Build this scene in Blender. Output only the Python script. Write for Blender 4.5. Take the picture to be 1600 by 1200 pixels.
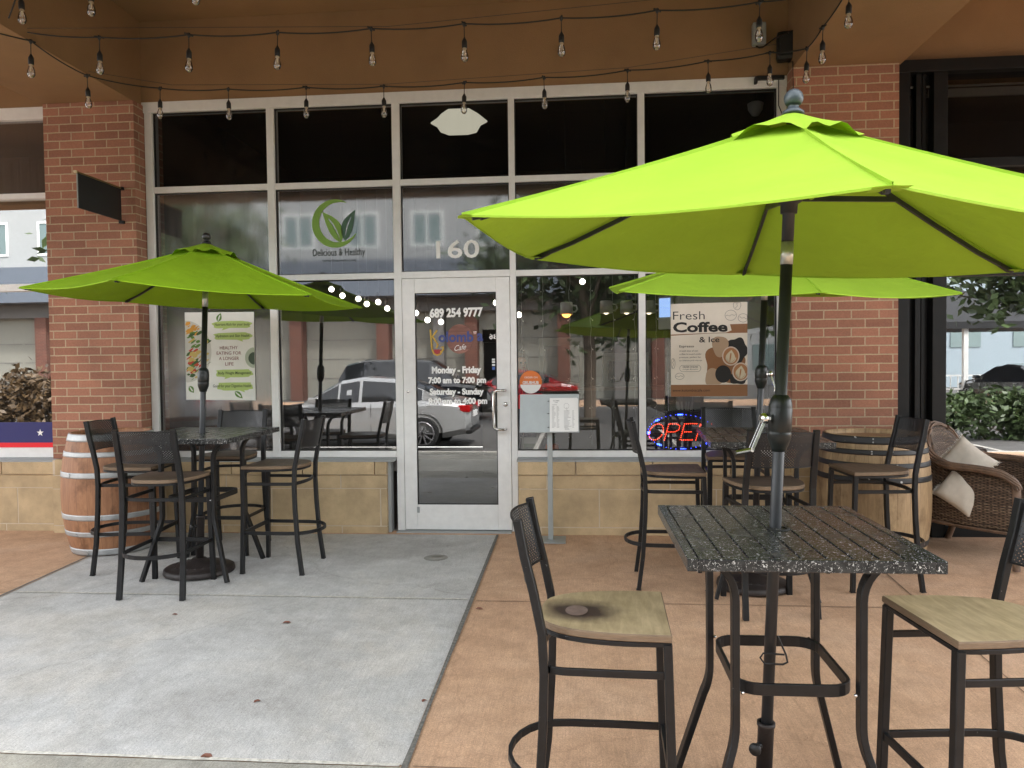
import bpy, bmesh, math, random
from mathutils import Vector, Matrix
random.seed(7)
R = math.radians
scn = bpy.context.scene
for o in list(bpy.data.objects): bpy.data.objects.remove(o)
COL = scn.collection

# ------------------------------------------------------------------ camera, light
cam_d = bpy.data.cameras.new('camera'); cam = bpy.data.objects.new('camera', cam_d); COL.objects.link(cam)
scn.camera = cam
F_PX, YAW, PIT, ROL, CD, CH = 1200.0, -0.08534457, -0.03168386, -0.01144001, 6.38781977, 1.44277175
cam_d.sensor_width = 36; cam_d.lens = 36*F_PX/1600; cam_d.clip_start = .05; cam_d.clip_end = 400
_F = Vector((math.sin(YAW)*math.cos(PIT), math.cos(YAW)*math.cos(PIT), math.sin(PIT)))
_R = Vector((math.cos(YAW), -math.sin(YAW), 0)); _U = _R.cross(_F)
_R2 = _R*math.cos(ROL)+_U*math.sin(ROL); _U2 = -_R*math.sin(ROL)+_U*math.cos(ROL)
cam.matrix_world = Matrix(((_R2.x, _U2.x, -_F.x, 0), (_R2.y, _U2.y, -_F.y, -CD), (_R2.z, _U2.z, -_F.z, CH), (0, 0, 0, 1)))
world = bpy.data.worlds.new('World'); scn.world = world; world.use_nodes = True
wt = world.node_tree; bg = wt.nodes['Background']; sky = wt.nodes.new('ShaderNodeTexSky')
sky.sky_type = 'NISHITA'; sky.sun_disc = False; sky.sun_elevation = R(50); sky.sun_rotation = R(35)
sky.air_density = 1.0; sky.dust_density = 2.0; sky.ozone_density = 0.6
hs = wt.nodes.new('ShaderNodeHueSaturation'); hs.inputs['Saturation'].default_value = .16; wt.links.new(sky.outputs[0], hs.inputs['Color']); wt.links.new(hs.outputs[0], bg.inputs[0]); bg.inputs[1].default_value = 0.15
sun_d = bpy.data.lights.new('sun', 'SUN'); sun_d.energy = 1.0; sun_d.angle = R(4); sun_d.color = (1, .96, .9)
sun = bpy.data.objects.new('sun', sun_d); COL.objects.link(sun)
_sd = Vector((math.sin(R(35))*math.cos(R(50)), math.cos(R(35))*math.cos(R(50)), math.sin(R(50))))
sun.rotation_euler = _sd.to_track_quat('Z', 'Y').to_euler(); sun.location = (0, -10, 12)
scn.view_settings.view_transform = 'Standard'; scn.view_settings.look = 'None'
scn.view_settings.exposure = 3.1; scn.view_settings.gamma = 1
scn.render.engine = 'CYCLES'
scn.cycles.max_bounces = 10; scn.cycles.transparent_max_bounces = 24
scn.render.resolution_x = 1024; scn.render.resolution_y = 768

# ------------------------------------------------------------------ materials
class NT:
    def __init__(s, name):
        s.m = bpy.data.materials.new(name); s.m.use_nodes = True; s.t = s.m.node_tree; s.t.nodes.clear()
        s.out = s.n('ShaderNodeOutputMaterial')
    def n(s, ty, **kw):
        x = s.t.nodes.new(ty)
        for k, v in kw.items():
            if k.startswith('_'): setattr(x, k[1:], v)
            else: x.inputs[k.replace('__', ' ')].default_value = v
        return x
    def l(s, a, b): s.t.links.new(a, b)
def c4(c): return (c[0], c[1], c[2], 1)
def ramp(nt, src, stops):
    r = nt.n('ShaderNodeValToRGB'); e = r.color_ramp.elements
    while len(e) < len(stops): e.new(.5)
    for i, (p, c) in enumerate(stops): e[i].position = p; e[i].color = c4(c) if len(c) == 3 else c
    nt.l(src, r.inputs[0]); return r
def coords(nt, scale=(1, 1, 1), kind='Object', rot=(0, 0, 0)):
    tc = nt.n('ShaderNodeTexCoord'); mp = nt.n('ShaderNodeMapping'); mp.inputs['Scale'].default_value = scale
    mp.inputs['Rotation'].default_value = rot
    nt.l(tc.outputs[kind], mp.inputs[0]); return mp.outputs[0]
def mat(name, col, rough=.5, metal=0., var=.12, nscale=8., bump=0., bscale=60., spec=.5, stretch=(1, 1, 1), speck=None, spscale=200, coat=0.):
    """principled material whose colour varies with a noise of its own"""
    nt = NT(name); p = nt.n('ShaderNodeBsdfPrincipled', Roughness=rough, Metallic=metal)
    p.inputs['Specular IOR Level'].default_value = spec; p.inputs['Coat Weight'].default_value = coat
    v = coords(nt, stretch)
    nz = nt.n('ShaderNodeTexNoise', Scale=nscale, Detail=6.0, Roughness=.6); nt.l(v, nz.inputs['Vector'])
    lo = tuple(max(0, x*(1-var)) for x in col); hi = tuple(min(1, x*(1+var)) for x in col)
    cr = ramp(nt, nz.outputs[0], [(.3, lo), (.7, hi)]); c = cr.outputs[0]
    if speck:
        vz = nt.n('ShaderNodeTexNoise', Scale=spscale, Detail=2.0); nt.l(v, vz.inputs['Vector'])
        sr = ramp(nt, vz.outputs[0], [(speck[1], (0, 0, 0)), (speck[1]+.03, (1, 1, 1))])
        mx = nt.n('ShaderNodeMix', _data_type='RGBA'); nt.l(sr.outputs[0], mx.inputs[0]); nt.l(c, mx.inputs[6]); mx.inputs[7].default_value = c4(speck[0]); c = mx.outputs[2]
    nt.l(c, p.inputs['Base Color'])
    rr = nt.n('ShaderNodeMapRange'); rr.inputs[3].default_value = max(0, rough-.08); rr.inputs[4].default_value = min(1, rough+.1)
    nt.l(nz.outputs[0], rr.inputs[0]); nt.l(rr.outputs[0], p.inputs['Roughness'])
    if bump:
        b = nt.n('ShaderNodeBump', Strength=bump, Distance=.01); bz = nt.n('ShaderNodeTexNoise', Scale=bscale, Detail=5.0)
        nt.l(v, bz.inputs['Vector']); nt.l(bz.outputs[0], b.inputs['Height']); nt.l(b.outputs[0], p.inputs['Normal'])
    nt.l(p.outputs[0], nt.out.inputs[0]); return nt.m
def emis(name, col, s):
    nt = NT(name); e = nt.n('ShaderNodeEmission', Strength=s); e.inputs[0].default_value = c4(col); nt.l(e.outputs[0], nt.out.inputs[0]); return nt.m

def brick_mat(name, c1, c2, mortar, bw=.21, bh=.07, ms=.011, dx=0., dz=0., shift=.5, bump=.5, stain=.15):
    nt = NT(name); p = nt.n('ShaderNodeBsdfPrincipled', Roughness=.85)
    tc = nt.n('ShaderNodeTexCoord'); sp = nt.n('ShaderNodeSeparateXYZ'); nt.l(tc.outputs['Object'], sp.inputs[0])
    ad = nt.n('ShaderNodeMath', _operation='ADD'); nt.l(sp.outputs[0], ad.inputs[0]); nt.l(sp.outputs[1], ad.inputs[1])
    ad2 = nt.n('ShaderNodeMath', _operation='ADD'); nt.l(ad.outputs[0], ad2.inputs[0]); ad2.inputs[1].default_value = dx
    az = nt.n('ShaderNodeMath', _operation='ADD'); nt.l(sp.outputs[2], az.inputs[0]); az.inputs[1].default_value = dz
    cb = nt.n('ShaderNodeCombineXYZ'); nt.l(ad2.outputs[0], cb.inputs[0]); nt.l(az.outputs[0], cb.inputs[1])
    # slight waviness of the joints
    wz = nt.n('ShaderNodeTexNoise', Scale=14.0, Detail=3.0); nt.l(cb.outputs[0], wz.inputs['Vector'])
    wm = nt.n('ShaderNodeVectorMath', _operation='MULTIPLY_ADD'); nt.l(wz.outputs['Color'], wm.inputs[0]); wm.inputs[1].default_value = (.006, .006, 0); nt.l(cb.outputs[0], wm.inputs[2])
    br = nt.n('ShaderNodeTexBrick', Scale=1.0); br.offset = shift; br.inputs['Brick Width'].default_value = bw; br.inputs['Row Height'].default_value = bh
    br.inputs['Mortar Size'].default_value = ms*.5; br.inputs['Mortar Smooth'].default_value = .25; br.inputs['Bias'].default_value = 0
    br.inputs['Color1'].default_value = c4(c1); br.inputs['Color2'].default_value = c4(c2); br.inputs['Mortar'].default_value = c4(mortar)
    nt.l(wm.outputs[0], br.inputs['Vector'])
    gz = nt.n('ShaderNodeTexNoise', Scale=90.0, Detail=6.0, Roughness=.7); nt.l(tc.outputs['Object'], gz.inputs['Vector'])
    gr = ramp(nt, gz.outputs[0], [(.25, (1-stain*1.5,)*3), (.75, (1+stain,)*3)])
    mx = nt.n('ShaderNodeMix', _data_type='RGBA', _blend_type='MULTIPLY'); mx.inputs[0].default_value = 1; nt.l(br.outputs[0], mx.inputs[6]); nt.l(gr.outputs[0], mx.inputs[7])
    lz = nt.n('ShaderNodeTexNoise', Scale=2.5, Detail=4.0); nt.l(tc.outputs['Object'], lz.inputs['Vector'])
    lr = ramp(nt, lz.outputs[0], [(.3, (.86, .86, .86)), (.7, (1.1, 1.08, 1.06))])
    m2 = nt.n('ShaderNodeMix', _data_type='RGBA', _blend_type='MULTIPLY'); m2.inputs[0].default_value = 1; nt.l(mx.outputs[2], m2.inputs[6]); nt.l(lr.outputs[0], m2.inputs[7])
    nt.l(m2.outputs[2], p.inputs['Base Color'])
    inv = nt.n('ShaderNodeMath', _operation='SUBTRACT'); inv.inputs[0].default_value = 1; nt.l(br.outputs['Fac'], inv.inputs[1])
    a3 = nt.n('ShaderNodeMath', _operation='MULTIPLY_ADD'); nt.l(gz.outputs[0], a3.inputs[0]); a3.inputs[1].default_value = .35; nt.l(inv.outputs[0], a3.inputs[2])
    b = nt.n('ShaderNodeBump', Strength=bump, Distance=.006); nt.l(a3.outputs[0], b.inputs['Height']); nt.l(b.outputs[0], p.inputs['Normal'])
    nt.l(p.outputs[0], nt.out.inputs[0]); return nt.m

def concrete(name, base, dark, warm, groove=.4, rot=0., seed=0.):
    nt = NT(name); p = nt.n('ShaderNodeBsdfPrincipled', Roughness=.8); p.inputs['Specular IOR Level'].default_value = .35
    v = coords(nt); 
    def nz(sc, d=6., ro=.6, vec=v, dist=0.):
        x = nt.n('ShaderNodeTexNoise', Scale=sc, Detail=d, Roughness=ro, Distortion=dist); nt.l(vec, x.inputs['Vector']); return x.outputs[0]
    a = ramp(nt, nz(1.1, 8, .65, dist=.6), [(.34, dark), (.5, base), (.64, warm)])
    fine = ramp(nt, nz(140, 4, .8), [(.3, (.72,)*3), (.7, (1.24,)*3)])
    mid = ramp(nt, nz(9, 8, .7), [(.3, (.84,)*3), (.7, (1.1,)*3)])
    st = ramp(nt, nz(3.2, 6, .75, dist=1.5), [(.62, (1, 1, 1)), (.78, (.84, .82, .79))])
    def mul(x, y):
        m = nt.n('ShaderNodeMix', _data_type='RGBA', _blend_type='MULTIPLY'); m.inputs[0].default_value = 1; nt.l(x, m.inputs[6]); nt.l(y, m.inputs[7]); return m.outputs[2]
    c = mul(mul(mul(a.outputs[0], fine.outputs[0]), mid.outputs[0]), st.outputs[0])
    # broom finish: fine scratches across
    v2 = coords(nt, (90, 3, 1), rot=(0, 0, rot)); bm_ = nz(2.2, 5, .7, v2)
    br = ramp(nt, bm_, [(.3, (.86,)*3), (.7, (1.12,)*3)]); c = mul(c, br.outputs[0])
    # small pits
    vo = nt.n('ShaderNodeTexVoronoi', Scale=26.0); nt.l(v, vo.inputs['Vector']); pit = ramp(nt, vo.outputs['Distance'], [(.045, (.45, .42, .4)), (.075, (1, 1, 1))])
    c = mul(c, pit.outputs[0])
    # hairline cracks
    dn = nt.n('ShaderNodeTexNoise', Scale=2.0, Detail=6.0); nt.l(v, dn.inputs['Vector'])
    dv = nt.n('ShaderNodeVectorMath', _operation='MULTIPLY_ADD'); nt.l(dn.outputs['Color'], dv.inputs[0]); dv.inputs[1].default_value = (.5, .5, 0); nt.l(v, dv.inputs[2])
    ck = nt.n('ShaderNodeTexVoronoi', Scale=.42, _feature='DISTANCE_TO_EDGE'); nt.l(dv.outputs[0], ck.inputs['Vector'])
    cr_ = ramp(nt, ck.outputs['Distance'], [(.0, (.86, .85, .84)), (.0014, (1, 1, 1))]); c = mul(c, cr_.outputs[0])
    grit = ramp(nt, nz(330, 2, .5), [(.32, (.6, .6, .6)), (.42, (1, 1, 1)), (.62, (1, 1, 1)), (.70, (1.35, 1.33, 1.28))]); c = mul(c, grit.outputs[0])
    dirt = ramp(nt, nz(.7, 9, .72, dist=2.2), [(.36, (.90, .89, .87)), (.54, (1.03, 1.03, 1.03))]); c = mul(c, dirt.outputs[0])
    nt.l(c, p.inputs['Base Color'])
    h = nt.n('ShaderNodeMath', _operation='MULTIPLY_ADD'); nt.l(bm_, h.inputs[0]); h.inputs[1].default_value = groove; nt.l(nz(200, 3, .8), h.inputs[2])
    b = nt.n('ShaderNodeBump', Strength=.45, Distance=.004); nt.l(h.outputs[0], b.inputs['Height']); nt.l(b.outputs[0], p.inputs['Normal'])
    nt.l(p.outputs[0], nt.out.inputs[0]); return nt.m

def glass(name, refl=.3, rough=0.0, tint=(.8, .82, .82), film=0., filmcol=(.2, .2, .2), fogscale=1.2):
    nt = NT(name)
    tr = nt.n('ShaderNodeBsdfTransparent'); tr.inputs[0].default_value = c4(tint)
    gl = nt.n('ShaderNodeBsdfGlossy', Roughness=rough); gl.inputs[0].default_value = (1, 1, 1, 1)
    fr = nt.n('ShaderNodeFresnel', IOR=1.5)
    ad = nt.n('ShaderNodeMath', _operation='MULTIPLY_ADD'); nt.l(fr.outputs[0], ad.inputs[0]); ad.inputs[1].default_value = 1.; ad.inputs[2].default_value = refl; ad.use_clamp = True
    base = tr.outputs[0]
    if film:
        df = nt.n('ShaderNodeBsdfDiffuse'); df.inputs[0].default_value = c4(filmcol)
        v = coords(nt, (1, 1, 1)); nz = nt.n('ShaderNodeTexNoise', Scale=fogscale, Detail=7.0, Roughness=.65, Distortion=.5); nt.l(v, nz.inputs['Vector'])
        v2 = coords(nt, (60, 60, 1.2)); n2 = nt.n('ShaderNodeTexNoise', Scale=1.0, Detail=4.0); nt.l(v2, n2.inputs['Vector'])
        mu = nt.n('ShaderNodeMath', _operation='MULTIPLY'); nt.l(nz.outputs[0], mu.inputs[0]); nt.l(n2.outputs[0], mu.inputs[1])
        mr = nt.n('ShaderNodeMapRange'); mr.inputs[1].default_value = .1; mr.inputs[2].default_value = .42; mr.inputs[3].default_value = film*.4; mr.inputs[4].default_value = film*1.5
        nt.l(mu.outputs[0], mr.inputs[0])
        mf = nt.n('ShaderNodeMixShader'); nt.l(mr.outputs[0], mf.inputs[0]); nt.l(base, mf.inputs[1]); nt.l(df.outputs[0], mf.inputs[2]); base = mf.outputs[0]
    mx = nt.n('ShaderNodeMixShader'); nt.l(ad.outputs[0], mx.inputs[0]); nt.l(base, mx.inputs[1]); nt.l(gl.outputs[0], mx.inputs[2])
    nt.l(mx.outputs[0], nt.out.inputs[0]); return nt.m

def fabric(name, col, trans, vein=900.):
    nt = NT(name); v = coords(nt)
    nz = nt.n('ShaderNodeTexNoise', Scale=3.0, Detail=5.0); nt.l(v, nz.inputs['Vector'])
    cr = ramp(nt, nz.outputs[0], [(.3, tuple(x*.9 for x in col)), (.7, tuple(min(1, x*1.06) for x in col))])
    df = nt.n('ShaderNodeBsdfPrincipled', Roughness=.75); df.inputs['Specular IOR Level'].default_value = .15; nt.l(cr.outputs[0], df.inputs['Base Color'])
    tl = nt.n('ShaderNodeBsdfTranslucent'); tl.inputs[0].default_value = c4(trans)
    w = nt.n('ShaderNodeTexNoise', Scale=vein, Detail=2.0); nt.l(v, w.inputs['Vector'])
    w2 = nt.n('ShaderNodeTexNoise', Scale=7.0, Detail=4.0); nt.l(v, w2.inputs['Vector'])
    h = nt.n('ShaderNodeMath', _operation='MULTIPLY_ADD'); nt.l(w2.outputs[0], h.inputs[0]); h.inputs[1].default_value = 14.; nt.l(w.outputs[0], h.inputs[2])
    b = nt.n('ShaderNodeBump', Strength=.4, Distance=.003); nt.l(h.outputs[0], b.inputs['Height']); nt.l(b.outputs[0], df.inputs['Normal']); nt.l(b.outputs[0], tl.inputs['Normal'])
    ad = nt.n('ShaderNodeAddShader'); nt.l(df.outputs[0], ad.inputs[0]); nt.l(tl.outputs[0], ad.inputs[1])
    nt.l(ad.outputs[0], nt.out.inputs[0]); return nt.m

def wood(name, c_lo, c_hi, axis_scale=(3, 30, 30), rough=.55, nscale=1.6, worn=None, coat=0.):
    nt = NT(name); p = nt.n('ShaderNodeBsdfPrincipled', Roughness=rough); p.inputs['Coat Weight'].default_value = coat
    v = coords(nt, axis_scale); nz = nt.n('ShaderNodeTexNoise', Scale=nscale, Detail=8.0, Roughness=.65, Distortion=.4); nt.l(v, nz.inputs['Vector'])
    cr = ramp(nt, nz.outputs[0], [(.3, c_lo), (.68, c_hi)]); c = cr.outputs[0]
    v2 = coords(nt); n2 = nt.n('ShaderNodeTexNoise', Scale=5.0, Detail=6.0, Roughness=.6); nt.l(v2, n2.inputs['Vector'])
    r2 = ramp(nt, n2.outputs[0], [(.3, (.72, .7, .68)), (.65, (1.08, 1.08, 1.08))])
    m = nt.n('ShaderNodeMix', _data_type='RGBA', _blend_type='MULTIPLY'); m.inputs[0].default_value = 1; nt.l(c, m.inputs[6]); nt.l(r2.outputs[0], m.inputs[7]); c = m.outputs[2]
    if worn:
        cx, cy, rad, wc = worn
        tc = nt.n('ShaderNodeTexCoord'); vm = nt.n('ShaderNodeVectorMath', _operation='SUBTRACT'); nt.l(tc.outputs['Object'], vm.inputs[0]); vm.inputs[1].default_value = (cx, cy, .75)
        vs = nt.n('ShaderNodeVectorMath', _operation='MULTIPLY'); nt.l(vm.outputs[0], vs.inputs[0]); vs.inputs[1].default_value = (1/rad, 1/(rad*1.25), 0)
        n3 = nt.n('ShaderNodeTexNoise', Scale=18.0, Detail=5.0); nt.l(tc.outputs['Object'], n3.inputs['Vector'])
        ln = nt.n('ShaderNodeVectorMath', _operation='LENGTH'); nt.l(vs.outputs[0], ln.inputs[0])
        a = nt.n('ShaderNodeMath', _operation='MULTIPLY_ADD'); nt.l(n3.outputs[0], a.inputs[0]); a.inputs[1].default_value = .5; nt.l(ln.outputs[1], a.inputs[2])
        rr = ramp(nt, a.outputs[0], [(.62, (1, 1, 1)), (1.0, (1, 1, 1)), (.99, (0, 0, 0))]);
        rr.color_ramp.elements[0].color = (1, 1, 1, 1); rr.color_ramp.elements[1].color = (0, 0, 0, 1); rr.color_ramp.elements[0].position = .50; rr.color_ramp.elements[1].position = .98
        a2 = nt.n('ShaderNodeMath', _operation='MULTIPLY'); nt.l(a.outputs[0], a2.inputs[0]); a2.inputs[1].default_value = .72; nt.l(a2.outputs[0], rr.inputs[0])
        mw = nt.n('ShaderNodeMix', _data_type='RGBA'); nt.l(rr.outputs[0], mw.inputs[0]); nt.l(c, mw.inputs[6]); mw.inputs[7].default_value = c4(wc); c = mw.outputs[2]
    nt.l(c, p.inputs['Base Color'])
    b = nt.n('ShaderNodeBump', Strength=.2, Distance=.003); nt.l(nz.outputs[0], b.inputs['Height']); nt.l(b.outputs[0], p.inputs['Normal'])
    nt.l(p.outputs[0], nt.out.inputs[0]); return nt.m

def granite(name):
    nt = NT(name); p = nt.n('ShaderNodeBsdfPrincipled', Roughness=.16); p.inputs['Specular IOR Level'].default_value = .4
    v = coords(nt, (1, 1, 1))
    vo = nt.n('ShaderNodeTexVoronoi', Scale=95.0, Randomness=1.0); v3 = coords(nt, (1, .7, 1), rot=(0, 0, .5)); nt.l(v3, vo.inputs['Vector'])
    nz = nt.n('ShaderNodeTexNoise', Scale=115.0, Detail=4.0, Roughness=.7, Distortion=1.2); nt.l(v, nz.inputs['Vector'])
    n2 = nt.n('ShaderNodeTexNoise', Scale=40.0, Detail=5.0); nt.l(v, n2.inputs['Vector'])
    fl = ramp(nt, nz.outputs[0], [(.585, (0, 0, 0)), (.63, (1, 1, 1))])
    cr = ramp(nt, n2.outputs[0], [(.3, (.010, .011, .011)), (.7, (.035, .036, .035))])
    mx = nt.n('ShaderNodeMix', _data_type='RGBA'); nt.l(fl.outputs[0], mx.inputs[0]); nt.l(cr.outputs[0], mx.inputs[6]); mx.inputs[7].default_value = (.46, .46, .44, 1)
    nt.l(mx.outputs[2], p.inputs['Base Color'])
    n4 = nt.n('ShaderNodeTexNoise', Scale=6.0, Detail=6.0); nt.l(v, n4.inputs['Vector'])
    rr = nt.n('ShaderNodeMapRange'); rr.inputs[3].default_value = .14; rr.inputs[4].default_value = .36; nt.l(n4.outputs[0], rr.inputs[0]); nt.l(rr.outputs[0], p.inputs['Roughness'])
    nt.l(p.outputs[0], nt.out.inputs[0]); return nt.m

def perforated(name):
    nt = NT(name); p = nt.n('ShaderNodeBsdfPrincipled', Roughness=.45); p.inputs['Base Color'].default_value = (.012, .012, .013, 1)
    tc = nt.n('ShaderNodeTexCoord'); mp = nt.n('ShaderNodeMapping'); mp.inputs['Scale'].default_value = (90, 0, 90); mp.inputs['Rotation'].default_value = (0, R(45), 0)
    nt.l(tc.outputs['Object'], mp.inputs[0])
    fr = nt.n('ShaderNodeVectorMath', _operation='FRACTION'); nt.l(mp.outputs[0], fr.inputs[0])
    sb = nt.n('ShaderNodeVectorMath', _operation='SUBTRACT'); nt.l(fr.outputs[0], sb.inputs[0]); sb.inputs[1].default_value = (.5, 0, .5)
    ln = nt.n('ShaderNodeVectorMath', _operation='LENGTH'); nt.l(sb.outputs[0], ln.inputs[0])
    lt = nt.n('ShaderNodeMath', _operation='LESS_THAN'); nt.l(ln.outputs[1], lt.inputs[0]); lt.inputs[1].default_value = .19
    tr = nt.n('ShaderNodeBsdfTransparent'); mx = nt.n('ShaderNodeMixShader'); nt.l(lt.outputs[0], mx.inputs[0]); nt.l(p.outputs[0], mx.inputs[1]); nt.l(tr.outputs[0], mx.inputs[2])
    nt.l(mx.outputs[0], nt.out.inputs[0]); return nt.m

def barrel_wood(name, lo, hi, n=26):
    nt = NT(name); p = nt.n('ShaderNodeBsdfPrincipled', Roughness=.6)
    tc = nt.n('ShaderNodeTexCoord'); sp = nt.n('ShaderNodeSeparateXYZ'); nt.l(tc.outputs['Object'], sp.inputs[0])
    at = nt.n('ShaderNodeMath', _operation='ARCTAN2'); nt.l(sp.outputs[1], at.inputs[0]); nt.l(sp.outputs[0], at.inputs[1])
    ms = nt.n('ShaderNodeMath', _operation='MULTIPLY'); nt.l(at.outputs[0], ms.inputs[0]); ms.inputs[1].default_value = n/(2*math.pi)
    fl = nt.n('ShaderNodeMath', _operation='FLOOR'); nt.l(ms.outputs[0], fl.inputs[0])
    frc = nt.n('ShaderNodeMath', _operation='FRACT'); nt.l(ms.outputs[0], frc.inputs[0])
    wn = nt.n('ShaderNodeTexWhiteNoise', _noise_dimensions='1D'); nt.l(fl.outputs[0], wn.inputs['W'])
    v = coords(nt, (14, 14, 2.2)); nz = nt.n('ShaderNodeTexNoise', Scale=3.0, Detail=8.0, Roughness=.7, Distortion=.5); nt.l(v, nz.inputs['Vector'])
    v2 = coords(nt, (3, 3, 2.0)); n2 = nt.n('ShaderNodeTexNoise', Scale=2.0, Detail=6.0, Roughness=.65); nt.l(v2, n2.inputs['Vector'])
    a = nt.n('ShaderNodeMath', _operation='MULTIPLY_ADD'); nt.l(wn.outputs[0], a.inputs[0]); a.inputs[1].default_value = .25; nt.l(nz.outputs[0], a.inputs[2])
    cr = ramp(nt, a.outputs[0], [(.35, lo), (.85, hi)])
    st = ramp(nt, n2.outputs[0], [(.33, (.5, .45, .4)), (.5, (1, 1, 1))])
    m = nt.n('ShaderNodeMix', _data_type='RGBA', _blend_type='MULTIPLY'); m.inputs[0].default_value = 1; nt.l(cr.outputs[0], m.inputs[6]); nt.l(st.outputs[0], m.inputs[7])
    sm = ramp(nt, frc.outputs[0], [(0, (.25, .2, .16)), (.035, (1, 1, 1))])
    m2 = nt.n('ShaderNodeMix', _data_type='RGBA', _blend_type='MULTIPLY'); m2.inputs[0].default_value = 1; nt.l(m.outputs[2], m2.inputs[6]); nt.l(sm.outputs[0], m2.inputs[7])
    nt.l(m2.outputs[2], p.inputs['Base Color'])
    b = nt.n('ShaderNodeBump', Strength=.35, Distance=.004); nt.l(sm.outputs[0], b.inputs['Height']); nt.l(b.outputs[0], p.inputs['Normal'])
    nt.l(p.outputs[0], nt.out.inputs[0]); return nt.m

M = {}
M['brick'] = brick_mat('pillar_brick', (.40, .185, .118), (.28, .128, .083), (.46, .36, .24), dx=.0, dz=-.615)
M['stone'] = mat('limestone', (.49, .365, .215), .85, var=.22, nscale=5, bump=.25, bscale=120, speck=((.3, .2, .1), .66))
M['stone_joint'] = mat('stone_mortar', (.56, .47, .35), .9, var=.1)
M['stucco'] = mat('brown_stucco', (.275, .163, .078), .9, var=.15, nscale=1.3, bump=.5, bscale=160)
M['alu'] = mat('silver_aluminium', (.76, .76, .745), .45, .08, var=.05, nscale=14)
M['alu_dark'] = mat('grey_sill_metal', (.34, .36, .36), .5, .3, var=.1)
M['gasket'] = mat('black_gasket', (.012, .012, .012), .6)
M['blackframe'] = mat('black_frame_metal', (.006, .006, .006), .45, spec=.3, var=.3)
M['pavement'] = concrete('terracotta_concrete', (.545, .35, .222), (.475, .298, .186), (.585, .39, .26))
M['slab'] = concrete('grey_concrete', (.49, .49, .475), (.415, .41, .395), (.53, .515, .48), rot=.35)
M['slab_rough'] = concrete('exposed_aggregate', (.33, .32, .28), (.25, .24, .20), (.40, .38, .32))
M['joint'] = mat('joint_dark', (.16, .10, .06), .9)
M['joint_pale'] = mat('joint_pale', (.52, .50, .44), .9, var=.35, nscale=40)
M['joint_grey'] = mat('joint_grey', (.13, .125, .11), .9, var=.5, nscale=60)
M['asphalt'] = mat('asphalt', (.085, .082, .078), .85, var=.25, nscale=3, bump=.3, bscale=150)
M['kerb'] = mat('kerb_concrete', (.42, .40, .36), .85)
M['metal'] = mat('black_powder_coat', (.0075, .0078, .0085), .42, spec=.35, var=.35, nscale=25, bump=.04, bscale=400, speck=((.12, .12, .12), .74), spscale=90)
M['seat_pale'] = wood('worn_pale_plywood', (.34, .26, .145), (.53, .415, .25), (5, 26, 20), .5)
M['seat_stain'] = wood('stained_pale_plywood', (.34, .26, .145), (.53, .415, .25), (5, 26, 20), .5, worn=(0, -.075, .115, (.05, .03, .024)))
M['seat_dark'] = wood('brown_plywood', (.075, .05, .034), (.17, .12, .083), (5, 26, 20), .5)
M['ply_edge'] = mat('plywood_edge', (.17, .115, .07), .7, var=.4, nscale=30, stretch=(1, 1, 30))
M['granite'] = granite('speckled_black_top')
M['perf'] = perforated('perforated_black_steel')
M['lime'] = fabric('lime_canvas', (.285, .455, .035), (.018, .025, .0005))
M['lime_shaded'] = fabric('lime_canvas_shaded', (.25, .43, .016), (.018, .028, .0005))  # same lime cloth for the left parasol, arcade shade put into its colour
M['pole'] = mat('black_pole', (.020, .022, .025), .42, 0., var=.15, nscale=20)
M['housing'] = mat('black_housing_plastic', (.008, .011, .010), .35, var=.2, spec=.4)
M['chrome'] = mat('chrome', (.66, .66, .64), .16, 1., var=.1)
M['ferrule'] = mat('ferrule_metal', (.50, .52, .48), .3, .8, var=.15, nscale=30)
M['finial'] = mat('grey_finial', (.045, .058, .066), .35, .1, var=.15)
M['finial_black'] = mat('black_finial', (.015, .015, .015), .35)
M['cast'] = mat('cast_iron', (.028, .022, .020), .5, .2, var=.3, bump=.2)
M['barrel_red'] = barrel_wood('orange_oak', (.21, .09, .042), (.40, .195, .095))
M['barrel_pale'] = barrel_wood('pale_oak', (.22, .14, .07), (.47, .33, .18))
M['hoop_grey'] = mat('galvanised_hoop', (.42, .43, .43), .5, .45, var=.2, nscale=10)
M['hoop_black'] = mat('black_hoop', (.016, .016, .017), .5, var=.2, speck=((.5, .5, .48), .73), spscale=16)
M['charred'] = mat('dark_oak_head', (.09, .045, .028), .7, var=.3)
M['oak_head'] = wood('pale_oak_head', (.17, .10, .05), (.33, .21, .11), (4, 40, 4))
M['black'] = mat('matt_black', (.01, .01, .01), .5)
M['gloss_black'] = mat('gloss_black', (.006, .006, .006), .08)
M['gold'] = mat('brass_trim', (.25, .16, .06), .4, .6)
M['grey_box'] = mat('grey_box', (.28, .30, .29), .5)
M['menu_metal'] = mat('grey_menu_metal', (.33, .36, .36), .42, .25, var=.08)
M['paper'] = mat('white_paper', (.78, .78, .76), .6, var=.03)
M['ink'] = mat('black_ink', (.01, .01, .01), .6)
M['greyink'] = mat('grey_ink', (.22, .22, .22), .6)
M['white'] = mat('white_vinyl', (.86, .86, .84), .5, var=.02)
M['wire'] = mat('black_cable', (.008, .008, .008), .5)
M['steelwire'] = mat('guide_wire', (.05, .04, .035), .4, .5)
M['leaf_red'] = mat('dry_leaf', (.17, .065, .04), .7)
M['cushion'] = mat('cream_linen', (.62, .57, .49), .9, var=.07, nscale=20, bump=.3, bscale=300)
M['bulb'] = glass('bulb_glass', .12, .02, (.94, .92, .88))
M['filament'] = mat('filament_stem', (.75, .65, .5), .3)
M['bulb_base'] = mat('bulb_brass', (.6, .45, .25), .3, .9)
M['glass_clear'] = glass('door_glass', .16, 0.0, (.80, .82, .82))
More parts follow.
